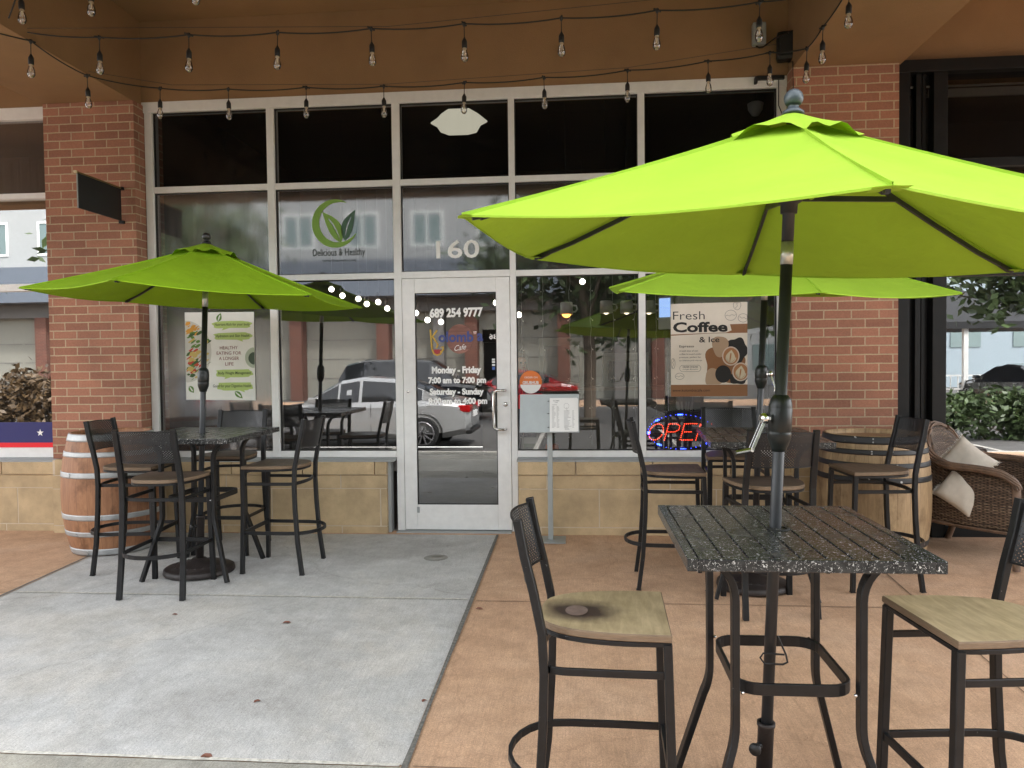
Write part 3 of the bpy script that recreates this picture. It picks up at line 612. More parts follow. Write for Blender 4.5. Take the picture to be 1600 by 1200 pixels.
# ---- black framed shopfront on the right
bf = MB()
YB = -.06
bf.rbox(2.497, 2.60, YB-.04, .12, -.03, 3.70, .004)
bf.rbox(2.497, 9.4, YB-.045, .12, 3.64, 3.735, .004)
bf.rbox(2.66, 2.70, YB+.0, .10, -.02, 3.64, .003); bf.rbox(2.715, 2.745, YB+.02, .10, -.02, 3.64, .003)
bf.rbox(2.78, 2.885, YB-.03, .11, -.02, 3.64, .004)
bf.rbox(2.60, 2.78, YB+.06, .10, -.02, 3.64, .003)
bf.rbox(2.885, 9.4, YB-.01, .10, 2.905, 2.975, .003); bf.rbox(2.885, 9.4, YB-.01, .10, 2.06, 2.13, .003); bf.rbox(2.885, 9.4, YB-.01, .10, -.02, .085, .003)
bf.rbox(5.0, 5.09, YB-.03, .11, .086, 2.059, .003)
bfo = bf.obj('black_window_frame', 'blackframe', bld)
for z0, z1 in ((.085, 2.06), (2.13, 2.905), (2.975, 3.64)):
    MB().add([(2.885, -.02, z0), (9.4, -.02, z0), (9.4, -.02, z1), (2.885, -.02, z1)], [(0, 1, 2, 3)]).obj('window_pane', 'glass_black' if z0 < 2 else 'glass_top', bfo)
m = MB(); m.box(2.61, 9.4, -.012, -.006, 3.545, 3.56); m.box(2.61, 9.4, .0, .02, 3.47, 3.535); m.obj('blind_rail', flat('rail_grey', (.22, .23, .22)), bfo)
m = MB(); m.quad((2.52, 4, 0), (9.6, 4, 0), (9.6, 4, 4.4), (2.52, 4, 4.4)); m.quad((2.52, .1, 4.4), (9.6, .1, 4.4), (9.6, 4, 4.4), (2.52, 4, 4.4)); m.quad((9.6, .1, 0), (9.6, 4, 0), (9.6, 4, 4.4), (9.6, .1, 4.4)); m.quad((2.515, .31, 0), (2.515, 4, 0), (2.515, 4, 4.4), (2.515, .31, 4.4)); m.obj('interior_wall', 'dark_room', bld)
MB().quad((2.52, .05, .006), (9.6, .05, .006), (9.6, 4, .006), (2.52, 4, .006)).obj('interior_floor', 'room_floor', bld)

# floor drain
m = MB(); m.lathe([(0, .007), (.07, .007), (.085, .0065), (.09, .004)], 28, (-1.06, -.80, fz(-.8))); m.lathe([(.03, .0085), (.05, .0085), (.05, .007)], 24, (-1.06, -.80, fz(-.8)))
tag(m.obj('drain_cover', flat('drain_grey', (.24, .235, .21), .7)), 'small round drain cover set in the grey concrete', 'drain cover')
# fallen leaves
def dry_leaf(x, y, s, a, label):
    m = MB(); n = 7; A = []; 
    for k in range(n+1):
        t = k/n; w = .35*math.sin(math.pi*t)*(1+.3*math.sin(9*t)); A.append((t-.5, w, .14*math.sin(math.pi*t)+.12*w)); 
    A += [(t-.5, -.30*math.sin(math.pi*t)*(1+.3*math.cos(8*t)), .03+.10*math.sin(math.pi*t)) for t in [k/n for k in range(n-1, 0, -1)]]
    A = [(s*(x_*math.cos(a)-y_*math.sin(a)), s*(x_*math.sin(a)+y_*math.cos(a)), s*z_) for x_, y_, z_ in A]
    m.add(A, [tuple(range(len(A)))]); o = m.obj('fallen_leaf', 'leaf_red', None, (x, y, fz(y)+.006)); return tag(o, label, 'leaf', 'dry leaves on the ground')
dry_leaf(-1.682, -2.138, .05, .3, 'curled red leaf on the grey concrete, nearest the middle of the slab'); dry_leaf(-1.454, -3.079, .035, .9, 'small dry leaf on the concrete low in the picture, above the pale joint')
dry_leaf(-1.464, -3.538, .05, .1, 'dark red leaf lying on the pale joint at the front of the slab'); dry_leaf(-2.408, -2.04, .035, .2, 'flat reddish leaf on the concrete in front of the left stools')
dry_leaf(-.60, -1.86, .045, .1, 'dry leaf on the terracotta paving beside the slab edge'); dry_leaf(-.70, -3.03, .03, 1.2, 'tiny leaf caught in the long joint at the slab edge')
dry_leaf(-.02, -2.72, .045, .4, 'pale curled leaf on the paving left of the near stool legs')

# ================================================================== STOOLS (local: sitter faces +Y, origin on the floor)
def seat_outline(n=10, g=0.):
    """D shaped seat: straight front edge, bowed sides, rounded back"""
    hw, yf = .215+g, .20+g
    pts = [(-hw, yf), (hw, yf)]
    for k in range(1, 22):
        t = k/21; a = math.pi*t
        x = hw*math.cos(a)*(1 if True else 1); y = -.215*math.sin(a)**.8 - g*math.sin(a)
        e = .62; x = math.copysign(abs(math.cos(a))**e, math.cos(a))*hw
        y = yf-.06-(.06 if False else 0) - (yf-.06+.20+g)*abs(math.sin(a))**.85
        pts.append((x, y))
    return pts
def make_stool(seat_mat, label, loc, rz):
    t = thing('bar_stool', label, 'bar stool', loc, rz, 'metal bar stools around the tables')
    def legx(z): return .205-.012*(z/.73)
    for s in (-1, 1):
        MB().bar([(s*.208, .208, 0), (s*.196, .188, .722)], .026, .034, up=(1, 0, 0)).obj('leg', 'metal', t)
        pts = [(s*.207, -.225, 0), (s*.203, -.196, .22), (s*.199, -.181, .45), (s*.196, -.176, .62), (s*.194, -.181, .74), (s*.191, -.205, .86), (s*.188, -.232, .97), (s*.187, -.252, 1.078)]
        MB().bar(pts, .034, .026, up=(0, 1, 0)).obj('back_post', 'metal', t)
        MB().box(s*.208-.014, s*.208+.014, .192, .224, -.0005, .004).obj('foot_cap', 'black', t); MB().box(s*.207-.014, s*.207+.014, -.241, -.209, -.0005, .004).obj('foot_cap', 'black', t)
    o = seat_outline(); m = MB(); n = len(o)
    def ring(z, g):
        return [(x*(1+g*4), y*(1+g*4), z) for x, y in o]
    rings = [ring(.730, -.004), ring(.733, 0), ring(.749, 0), ring(.753, -.004)]
    vs = [p for r in rings for p in r]; m.add(vs[:n], [tuple(range(n))[::-1]]); m.cur = 1
    m.add(vs, [(i*n+j, i*n+(j+1) % n, (i+1)*n+(j+1) % n, (i+1)*n+j) for i in range(3) for j in range(n)]); m.cur = 0
    # top surface with a shallow dish
    R2 = [[(x*k, y*k, .753-.006*(1-k*k)) for x, y in [(p[0]*(1-.016), p[1]*(1-.016)) for p in o]] for k in (1, .8, .55, .3)]
    vs = [p for r in R2 for p in r]+[(0, 0, .747)]
    m.add(vs, [(i*n+j, i*n+(j+1) % n, (i+1)*n+(j+1) % n, (i+1)*n+j) for i in range(3) for j in range(n)]+[(3*n+j, 3*n+(j+1) % n, 4*n) for j in range(n)], True)
    m.obj('seat', [seat_mat, 'ply_edge'], t)
    rim = [(x*.955, y*.955, .7215) for x, y in o[1:]+o[:1]]
    MB().bar(rim, .016, .014, up=(0, 0, 1), closed=True).obj('seat_rim', 'metal', t)
    def uring(z, yb, th):
        s1 = .196+(.208-.196)*(1-z/.72); pts = [(s1, .19, z), (s1, .02, z), (s1-.003, -.12, z)]
        for k in range(1, 12):
            a = math.pi*k/12; pts.append((math.cos(a)*(s1-.004), -.14-(yb-.14)*math.sin(a), z))
        return pts+[(-s1+.003, -.12, z), (-s1, .02, z), (-s1, .19, z)]
    MB().bar(uring(.628, .195, .0), .012, .022, up=(0, 0, 1)).obj('upper_ring', 'metal', t)
    MB().bar(uring(.285, .305, .0), .013, .024, up=(0, 0, 1)).obj('foot_ring', 'metal', t)
    MB().bar([(-.195, .20, .285), (.195, .20, .285)], .014, .028, up=(0, 0, 1)).obj('front_footrest', 'metal', t)
    m = MB(); N = 14; Z = [.868, .90, .97, 1.03, 1.062]; vs = []
    for z in Z:
        for i in range(N+1):
            u = -1+2*i/N; vs.append((u*.182, -.205-(z-.86)*.22-.042*(1-u*u), z+(.006*(1-u*u) if z > 1.05 else 0)))
    for i in range(len(Z)-1):
        for j in range(N): m.add([vs[i*(N+1)+j], vs[i*(N+1)+j+1], vs[(i+1)*(N+1)+j+1], vs[(i+1)*(N+1)+j]], [(0, 1, 2, 3)], True)
    me = m
    b = m.obj('backrest', 'perf', t)
    e = MB()
    for zi in (0, len(Z)-1):
        e.bar([vs[zi*(N+1)+j] for j in range(N+1)], .006, .007, up=(0, 0, 1))
    e.obj('backrest_edge', 'metal', b)
    return t
def at(x, y): return (x, y, fz(y)+.001)
stains = make_stool('seat_stain', 'nearest stool left of the front table, pale seat with a dark round stain', at(.075, -3.93), R(-92))
# stain centre disc: a worn sticker on the seat
m = MB(); m.poly([(0, 0)], 0) if False else None
m.add([(.042*math.cos(a)*1.2, -.085+.036*math.sin(a), .7497) for a in [2*math.pi*k/28 for k in range(28)]], [tuple(range(28))]); m.obj('seat_mark', mat('worn_mark', (.20, .14, .12), .5, var=.3, nscale=30), stains)
F2 = make_stool('seat_pale', 'nearest stool on the far right edge, pale unstained wooden seat facing the front table', at(1.235, -3.925), R(96))
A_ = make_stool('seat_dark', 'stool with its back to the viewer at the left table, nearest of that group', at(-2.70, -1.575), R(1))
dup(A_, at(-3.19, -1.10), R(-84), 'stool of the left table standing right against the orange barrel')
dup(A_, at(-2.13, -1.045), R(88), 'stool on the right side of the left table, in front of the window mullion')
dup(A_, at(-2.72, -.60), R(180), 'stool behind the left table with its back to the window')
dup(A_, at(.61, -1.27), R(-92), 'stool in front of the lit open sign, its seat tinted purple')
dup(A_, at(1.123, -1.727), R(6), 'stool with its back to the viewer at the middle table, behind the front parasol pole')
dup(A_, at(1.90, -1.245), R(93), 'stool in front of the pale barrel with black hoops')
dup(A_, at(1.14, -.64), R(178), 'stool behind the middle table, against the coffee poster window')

# ================================================================== TABLES
def make_table(label, loc, rz, sx, sy, H):
    t = thing('bar_table', label, 'bar table', loc, rz, 'square black tables with parasol holes')
    m = MB(); hx, hy = sx/2, sy/2; th = .036; n = 9; fw = .03
    m.box(-hx+.003, hx-.003, -hy+.003, hy-.003, H-th+.002, H-.006)
    m.rbox(-hx, -hx+fw, -hy, hy, H-th, H, .003); m.rbox(hx-fw, hx, -hy, hy, H-th, H, .003)
    m.rbox(-hx+fw+.0005, hx-fw-.0005, -hy, -hy+.022, H-th, H-.0004, .003); m.rbox(-hx+fw+.0005, hx-fw-.0005, hy-.022, hy, H-th, H-.0004, .003)
    w = (sx-2*fw)/n
    for i in range(n): m.rbox(-hx+fw+i*w+.003, -hx+fw+(i+1)*w-.003, -hy+.0225, hy-.0225, H-.02, H-.001, .0025)
    m.obj('table_top', 'granite', t)
    MB().lathe([(.027, H-.002), (.036, H-.001), (.036, H+.002), (.027, H+.002)], 24).obj('pole_hole_ring', 'black', t)
    # flat bar legs: tucked in under the top, straight, splayed at the foot
    ix, iy = .185, .205
    for s in (-1, 1):
        for q in (-1, 1):
            pts = []
            for k in range(9):
                a = math.pi/2*k/8; pts.append((s*(ix+.095*(1-math.sin(a))), q*(iy+.02), H-th-.012-.12*(1-math.cos(a))))
            pts += [(s*ix, q*(iy+.02), H-.30), (s*ix, q*(iy+.02), .45)]
            for k in range(1, 6):
                a = k/6; pts.append((s*(ix+.03*a*a), q*(iy+.02+.02*a*a), .45-.13*a))
            pts.append((s*.30, q*.30, 0.002))
            MB().bar(pts, .042, .022, up=(s*1, 0, .001)).obj('leg', 'metal', t)
    # joining hoop with rounded corners
    zr = .545; pts = []; hx2, hy2, rr = ix-.012, iy+.0, .07
    for cx, cy, a0 in ((hx2-rr, hy2-rr, 0), (-hx2+rr, hy2-rr, 90), (-hx2+rr, -hy2+rr, 180), (hx2-rr, -hy2+rr, 270)):
        for k in range(6): a = R(a0+90*k/5); pts.append((cx+rr*math.cos(a), cy+rr*math.sin(a), zr))
    MB().bar(pts, .012, .036, up=(0, 0, 1), closed=True).obj('leg_hoop', 'metal', t) if False else MB().bar(pts, .012, .036, up=(0, 0, 1), closed=True).obj('leg_hoop', 'metal', t)
    for s in (-1, 1):
        for q in (-1, 1): MB().sphere((s*(ix-.02), q*(iy+.03), zr), .006, 6).obj('bolt', 'chrome', t)
    for s in (-1, 1): MB().box(s*.17-.018, s*.17+.018, -hy+.06, hy-.06, H-th-.018, H-th).obj('top_bracket', 'metal', t)
    return t
make_table('nearest black speckled table with the large lime parasol through it', at(.652, -3.82), R(0), .70, .80, .993)
make_table('black slatted table at the left, between four stools and the window', at(-2.655, -1.16), R(0), .775, .885, .986)
make_table('middle table behind the front one, in front of the open sign', at(1.155, -1.36), R(-4), .70, .98, .988)

# ================================================================== PARASOLS
def make_parasol(label, base, axis, tips, top_t, hub_t, house_t, ferr, colour, fin, rz_crank=None, hook=None, bottom_t=0.05, pr=.019):
    """tips: six rib ends in world space; base: foot point; axis: unit direction of the pole"""
    B = Vector(base); A = Vector(axis).normalized(); t = thing('parasol', label, 'parasol', (0, 0, 0), 0, 'lime green hexagonal parasols')
    t.location = B
    T = [Vector(p)-B for p in tips]; P = lambda k: A*k
    apex = P(top_t-.085)
    # canopy
    m = MB(); N = 14; Wd = 16
    prof = []
    for k in range(6):
        a, b = T[k], T[(k+1) % 6]; vs = []
        for i in range(N+1):
            s = .07+(1-.07)*i/N
            for j in range(Wd+1):
                u = j/Wd; e = a.lerp(b, u)
                p = apex.lerp(e, s)
                p.z += -.012*math.sin(math.pi*min(1, s))      # slight crown of the ribs
                p.z -= .030*math.sin(math.pi*u)*s*s + .010*math.sin(math.pi*u)*math.sin(math.pi*s)     # cloth sags between ribs
                if i == N: p = p.lerp(apex, .018*math.sin(math.pi*u))
                p.z += .0022*math.sin(u*37+k)*math.sin(s*9)*s + .004*s**4*math.sin(14*u+k)*(abs(u-.5)*2)**2 + .003*math.sin(5*s+7*u+2*k)
                vs.append(p)
        m.add(vs, [(i*(Wd+1)+j, i*(Wd+1)+j+1, (i+1)*(Wd+1)+j+1, (i+1)*(Wd+1)+j) for i in range(N) for j in range(Wd)], True)
    can = m.obj('canopy', colour, t, fixn=False)
    # hem all round and stitched seams over the ribs
    m = MB()
    for k in range(6):
        a, b = T[k], T[(k+1) % 6]; pts = []
        for j in range(Wd+1):
            u = j/Wd; p = a.lerp(b, u); p.z -= .030*math.sin(math.pi*u); p = p.lerp(apex, .018*math.sin(math.pi*u)); p.z += .0; pts.append(p)
        m.bar(pts, .003, .006, up=(0, 0, 1), cap=False)
        pts = []
        for i in range(11):
            s = .08+.92*i/10; p = apex.lerp(a, s); p.z += -.012*math.sin(math.pi*s)+.002; pts.append(p)
        m.bar(pts, .0025, .012, up=(0, 0, 1), cap=False)
    m.obj('hem', colour, can)
    m = MB()
    for k in range(6):
        a = T[k]; d = (a-apex).normalized(); side = d.cross(Vector((0, 0, 1))).normalized()
        v = [a+d*.004+side*.035, a+d*.006-side*.035, a-d*.07-side*.03-Vector((0, 0, .025)), a-d*.07+side*.03-Vector((0, 0, .025))]
        m.add([x for x in v]+[a+d*.012+Vector((0, 0, .003))], [(0, 1, 2, 3), (0, 4, 1)], True)
    m.obj('rib_pocket', colour, can, fixn=False)
    # vent cap with waved edge
    m = MB(); vs = []; NN = 60
    cr = .205
    dirs = [(x-apex) for x in T]
    rings = [.02, .3, .6, .85, 1.0]
    for ri in rings:
        for j in range(NN):
            f = j/NN*6; k = int(f); u = f-k; d = dirs[k].lerp(dirs[(k+1) % 6], u)
            p = apex+d*(ri*cr)+Vector((0, 0, 1))*(.028-.010*ri+(.031*math.sin(math.pi*u)**.8-.020)*(ri**2)+(.007*math.sin(u*2*math.pi*2+k)+.004*math.sin(u*11+2*k))*ri**3)
            vs.append(p)
    m.add(vs, [(i*NN+j, i*NN+(j+1) % NN, (i+1)*NN+(j+1) % NN, (i+1)*NN+j) for i in range(len(rings)-1) for j in range(NN)], True)
    m.obj('vent_flap', colour, can, fixn=False)
    # ribs and struts
    hub = P(hub_t)
    for k in range(6):
        d = T[k]-apex
        pts = [apex+d*.03-Vector((0, 0, .02))]+[apex.lerp(T[k], s)+Vector((0, 0, -.012*math.sin(math.pi*s)-.022)) for s in (.2, .4, .6, .8)]+[T[k]-d.normalized()*.03-Vector((0, 0, .013))]
        rb = MB().bar(pts, .010, .016, up=(0, 0, 1)).obj('rib', 'pole', t)
        e = T[k]-d.normalized()*.075-Vector((0, 0, .020)); MB().bar([e-d.normalized()*.03, e+d.normalized()*.02], .013, .015, up=(0, 0, 1)).obj('rib_end', 'black', rb)
        mid = apex.lerp(T[k], .42)+Vector((0, 0, -.034)); hd = Vector((d.x, d.y, 0)).normalized()
        MB().bar([hub+hd*.03-Vector((0, 0, .0)), mid], .011, .018, up=(0, 0, 1)).obj('strut', 'pole', rb)
    m = MB(); m.lathe([(.0, hub_t-.05), (.026, hub_t-.05), (.027, hub_t-.02), (.040, hub_t-.012), (.042, hub_t+.012), (.030, hub_t+.02), (.0, hub_t+.02)], 24)
    def align(mb):
        Q = A.to_track_quat('Z', 'Y'); mb.v = [tuple(Q @ Vector(v)) for v in mb.v]; return mb
    align(m).obj('hub', 'black', t)
    z0, z1 = ferr
    align(MB().lathe([(0, bottom_t), (pr, bottom_t), (pr, z0), (0, z0)], 24)).obj('pole', 'pole', t)
    align(MB().lathe([(0, z0-.001), (pr+.0008, z0-.001), (pr+.0008, z1), (0, z1)], 24)).obj('ferrule', 'ferrule', t)
    align(MB().lathe([(0, z1), (pr, z1), (pr, top_t-.06), (0, top_t-.06)], 24)).obj('upper_pole', 'pole', t)
    h0, h1 = house_t; hm = (h0+h1)/2; r = .038
    m = MB(); m.lathe([(pr, h0-.012), (pr+.005, h0-.01), (pr+.007, h0), (r*.82, h0+.012), (r*.97, h0+.03), (r, h0+.045), (r, h0+.05), (r*.975, h0+.052), (r*.975, h0+.056), (r, h0+.058), (r, h1-.045), (r*.975, h1-.043), (r*.975, h1-.038), (r*.96, h1-.03), (r*.84, h1-.012), (r*.6, h1), (pr, h1+.002)], 32)
    hs = align(m).obj('crank_housing', 'housing', t)
    if rz_crank is not None:
        ang, sw = rz_crank; C0 = P(hm+.012); dd = Vector((math.cos(ang), math.sin(ang), 0))
        sd = Vector((-dd.y, dd.x, 0)); j1 = C0+dd*.062
        m = MB(); m.bar([C0+dd*.03, C0+dd*.055], .014, .014); m.lathe([(0, .012), (.015, .012), (.018, .004), (.018, -.006), (.012, -.01), (0, -.01)], 16, j1, dd)
        end = j1+Vector((0, 0, -.100))+sd*.0+dd*.012+Vector(sw)*.035
        m.bar([j1+sd*.006, end+sd*.006], .004, .012); m.bar([j1-sd*.006, end-sd*.006], .004, .012)
        m.tube([end-sd*.008, end+sd*.008], .007, 8); m.bar([end, end+Vector(sw)*.052-Vector((0, 0, .008))], .015, .013, ch=.3)
        m.obj('crank_handle', 'chrome', hs)
    m = MB(); ft = top_t-.068
    m.lathe([(0, ft), (.034, ft), (.034, ft+.008), (.020, ft+.018), (.016, ft+.026), (.020, ft+.030)]+[(.030*math.sin(math.pi*k/12), ft+.050-.030*math.cos(math.pi*k/12)) for k in range(3, 13)], 28)
    align(m).obj('finial', fin, t)
    m = MB(); p = hub+Vector((.02, -.035, .03)); m.tube([p, p+Vector((.01, -.01, -.03)), p+Vector((.035, -.01, -.045)), p+Vector((.045, 0, -.04))], .003, 6); m.obj('tie_cord', colour, t)
    return t
N_T = [(0.585, -4.898, 1.757), (1.564, -4.441, 1.74), (1.641, -3.357, 1.751), (0.762, -2.751, 1.826), (-.192, -3.213, 1.861), (-.311, -4.292, 1.838)]
L_T = [(-2.583, -2.291, 1.914), (-1.638, -1.735, 1.857), (-1.638, -.629, 1.851), (-2.618, -.10, 1.898), (-3.539, -.633, 1.933), (-3.55, -1.748, 1.936)]
T_T = [(1.171, -2.567, 1.749), (2.083, -2.012, 1.772), (2.02, -.943, 1.855), (1.105, -.456, 1.941), (.224, -1.018, 1.93), (.233, -2.072, 1.816)]
def ax(tx, ty): return (tx, ty, 1)
make_parasol('large bright lime parasol standing through the nearest table', (.6164, -3.775, 0), ax(.0347, -.0284), N_T, 2.286, 1.955, (1.145, 1.318), (1.743, 1.815), 'lime', 'finial', (R(205), (-1, -.3, 0)), bottom_t=-.02)
make_parasol('lime parasol over the left table, in front of the brick pillar and fogged window', (-2.6778, -1.2081, 0), ax(.043, .01), L_T, 2.346, 2.02, (1.255, 1.41), (1.84, 1.955), 'lime_shaded', 'finial_black', None, bottom_t=.06)
make_parasol('lime parasol over the middle table, partly hidden behind the nearest one', (1.1162, -1.3613, 0), ax(.0205, -.0836), T_T, 2.275, 1.93, (1.262, 1.395), (1.80, 1.862), 'lime', 'finial_black', (R(-40), (.5, -.2, 0)), bottom_t=.06)
def parasol_base(label, loc, axis, tube_top, r=.225):
    t = thing('parasol_stand', label, 'parasol stand', loc, 0, 'round iron parasol stands')
    prof = [(0, .002), (r, .002), (r+.004, .012), (r, .035), (r-.015, .044), (r-.05, .048), (r-.055, .054), (r*.55, .064), (r*.5, .07), (.06, .082), (.045, .10), (.0, .10)]
    MB().lathe(prof, 48).obj('iron_disc', 'cast', t)
    m = MB(); 
    for k in range(20):
        a = 2*math.pi*k/20; m.sphere((math.cos(a)*(r-.075), math.sin(a)*(r-.075), .056), .012, 5, .5)
    m.obj('relief', 'cast', t)
    A = Vector(axis).normalized(); Q = A.to_track_quat('Z', 'Y')
    m = MB().lathe([(.0225, .08), (.0265, .08), (.0265, tube_top-.015), (.030, tube_top-.012), (.030, tube_top), (.0225, tube_top)], 24); m.v = [tuple(Q @ Vector(v)) for v in m.v]; m.obj('base_tube', 'cast', t)
    kz = tube_top-.075; m = MB().lathe([(0, 0), (.012, 0), (.012, .012), (.008, .014), (.008, .03), (.019, .032), (.021, .038), (.019, .046), (0, .047)], 16, A*kz+Vector((-.02, -.012, 0)), (-.6, -.8, 0)); m.obj('clamp_knob', 'black', t)
    return t
parasol_base('iron base under the nearest parasol, its clamp tube at the bottom of the picture', (.610, -3.772, fz(-3.78)), ax(.0347, -.0284), .33)
parasol_base('round iron base on the grey concrete under the left parasol', (-2.678, -1.205, fz(-1.2)+.005), ax(.043, .01), .40, .235)
parasol_base('round iron base under the middle parasol, behind the front table legs', (1.116, -1.355, fz(-1.36)), ax(.0205, -.0836), .40)
# wire hook hanging on the near pole
m = MB(); q = Vector((.6164, -3.775, 0))+Vector((.0347, -.0284, 1))*.44
m.tube([q+Vector((.02, -.022, .08)), q+Vector((.045, -.03, .02)), q+Vector((.05, -.03, -.005)), q+Vector((.035, -.032, -.012)), q+Vector((-.025, -.035, -.01)), q+Vector((-.038, -.03, .008)), q+Vector((-.028, -.028, .022)), q+Vector((.04, -.03, .02))], .0035, 6)
tag(m.obj('wire_hook', 'wire'), 'small bent black wire hook hung on the nearest parasol pole under the table', 'hook')

# ================================================================== BARRELS
def make_barrel(label, loc, H, rt, rb, wood_m, hoop_m, head_m, hoops, bung=None):
    t = thing('wine_barrel', label, 'barrel', loc, R(10), 'old wine barrels by the wall')
    def rad(z): u = 2*z/H-1; return rt+(rb-rt)*(1-abs(u)**2.1)
    pr = [(rt-.028, 0.035), (rt-.022, .0), (rt-.004, 0)]+[(rad(H*k/24), H*k/24) for k in range(1, 24)]+[(rt-.004, H), (rt-.022, H), (rt-.026, H-.035)]
    MB().lathe(pr, 52).obj('staves', wood_m, t)
    for z in (H-.034, .034):
        MB().lathe([(0, z), (rt-.02, z)], 40).obj('barrel_head', head_m, t)
    for z, w in hoops:
        n = 4; p = [(rad(z-w/2+w*k/n)+.0035, z-w/2+w*k/n) for k in range(n+1)]
        p = [(p[0][0]-.004, p[0][1])]+p+[(p[-1][0]-.004, p[-1][1])]
        h = MB().lathe(p, 52).obj('hoop', hoop_m, t)
        rv = MB(); a = random.uniform(-2.2, -1.0)
        for dz in (-w*.22, w*.22):
            rr_ = rad(z)+.004; rv.sphere((rr_*math.cos(a), rr_*math.sin(a), z+dz), .006, 5)
        rv.obj('rivet', 'hoop_grey', h)
    if bung is not None:
        a = bung; z = H*.5; rr_ = rad(z); MB().lathe([(0, .014), (.020, .012), (.024, -.01)], 20, (rr_*math.cos(a), rr_*math.sin(a), z), (math.cos(a), math.sin(a), 0)).obj('bung', 'oak_head', t)
    return t
make_barrel('orange brown oak barrel with grey hoops beside the left table', (-3.70, -.58, fz(-.6)+.002), .93, .297, .365, 'barrel_red', 'hoop_grey', 'charred', [(.028, .05), (.17, .038), (.30, .042), (.62, .042), (.775, .038), (.90, .055)], R(-55))
make_barrel('pale oak barrel with black hoops against the right brick pillar', (2.14, -.60, fz(-.6)+.002), .90, .335, .385, 'barrel_pale', 'hoop_black', 'oak_head', [(.028, .05), (.14, .04), (.60, .038), (.70, .036), (.79, .036), (.872, .052)])

# ================================================================== WICKER ARMCHAIR with cushions
def wicker_mat():
    nt = NT('brown_wicker'); p = nt.n('ShaderNodeBsdfPrincipled', Roughness=.55)
    tc = nt.n('ShaderNodeTexCoord'); uvs = tc.outputs['UV']; sp = nt.n('ShaderNodeSeparateXYZ'); nt.l(uvs, sp.inputs[0])
    def mth(op, a, b=None):
        x = nt.n('ShaderNodeMath', _operation=op)
        for i, q in enumerate((a, b)):
            if q is None: continue
            if isinstance(q, (int, float)): x.inputs[i].default_value = q
            else: nt.l(q, x.inputs[i])
        return x.outputs[0]
    wz = nt.n('ShaderNodeTexNoise', Scale=9.0, Detail=3.0); nt.l(uvs, wz.inputs['Vector'])
    v = mth('ADD', mth('MULTIPLY', sp.outputs[1], 75.), mth('MULTIPLY', wz.outputs[0], 1.6)); u = mth('ADD', mth('MULTIPLY', sp.outputs[0], 26.), mth('MULTIPLY', wz.outputs[0], .7))
    row = mth('FLOOR', v); par = mth('MULTIPLY', mth('MODULO', mth('ABSOLUTE', row), 2.), math.pi)
    over = mth('SINE', mth('ADD', mth('MULTIPLY', u, math.pi), par)); cross = mth('ABSOLUTE', mth('SINE', mth('MULTIPLY', v, math.pi)))
    h = mth('MULTIPLY', mth('ADD', mth('MULTIPLY', over, .5), .6), cross)
    wn = nt.n('ShaderNodeTexWhiteNoise', _noise_dimensions='1D'); nt.l(row, wn.inputs['W'])
    nz = nt.n('ShaderNodeTexNoise', Scale=30.0, Detail=4.0); nt.l(uvs, nz.inputs['Vector'])
    tone = mth('ADD', mth('MULTIPLY', wn.outputs[0], .35), mth('MULTIPLY', nz.outputs[0], .65))
    cr = ramp(nt, tone, [(.3, (.075, .045, .028)), (.55, (.17, .11, .07)), (.8, (.34, .25, .17))])
    gp = ramp(nt, h, [(.05, (.12, .1, .09)), (.4, (1, 1, 1))])
    mx = nt.n('ShaderNodeMix', _data_type='RGBA', _blend_type='MULTIPLY'); mx.inputs[0].default_value = 1; nt.l(cr.outputs[0], mx.inputs[6]); nt.l(gp.outputs[0], mx.inputs[7]); nt.l(mx.outputs[2], p.inputs['Base Color'])
    b = nt.n('ShaderNodeBump', Strength=.9, Distance=.006); nt.l(h, b.inputs['Height']); nt.l(b.outputs[0], p.inputs['Normal']); nt.l(p.outputs[0], nt.out.inputs[0]); return nt.m
M['wicker'] = wicker_mat()
M['cane'] = mat('cane_strand', (.16, .10, .065), .5, var=.5, nscale=12)
def surf(fn, nu, nv, name, parent, uvs=1., vvs=1., th=.018):
    vs = [fn(i/nu, j/nv) for i in range(nu+1) for j in range(nv+1)]
    me = bpy.data.meshes.new(name); fs = [(i*(nv+1)+j, (i+1)*(nv+1)+j, (i+1)*(nv+1)+j+1, i*(nv+1)+j+1) for i in range(nu) for j in range(nv)]
    me.from_pydata([tuple(v) for v in vs], [], fs); me.materials.append(M['wicker'])
    for pgn in me.polygons: pgn.use_smooth = True
    uv = me.uv_layers.new(name='UVMap')
    for pgn in me.polygons:
        for li in pgn.loop_indices:
            vi = me.loops[li].vertex_index; i, j = divmod(vi, nv+1); uv.data[li].uv = (i/nu*uvs, j/nv*vvs)
    o = bpy.data.objects.new(name, me); COL.objects.link(o); o.parent = parent
    s = o.modifiers.new('s', 'SOLIDIFY'); s.thickness = th; s.offset = 0; return o
# local: sitter faces +X, near side is -Y
wk = thing('wicker_armchair', 'brown woven wicker armchair on the right in front of the dark window', 'armchair', (2.95, -.53, fz(-.6)+.001), R(-46))
SW, SD = .33, .58
def backtop(v): return .92-.20*abs(v)**3.2
def back(u, v):   # u across -1..1, v up
    a = -1+2*u; z0 = .30; zt = backtop(a); z = z0+(zt-z0)*v
    x = -.25-.09*((z-.3)/.6)+.13*abs(a)**2.6*(1-.35*v); return (x, a*(SW-.06)*(1-.02*v), z)
surf(back, 24, 14, 'backrest', wk, 1.0, .62)
def side(s):
    def f(u, v):
        x = -.26+u*.56; zt = (.66-.015*u) if u > .25 else .66+(.30*(1-u/.25)**1.6)*.5
        z = .255+(zt-.255)*v; y = s*(SW-.06*(1-min(1, u*2))+.02*math.sin(math.pi*v)+.01)
        if u < .2: x -= .06*(1-u/.2)*v
        return (x, y, z)
    return f
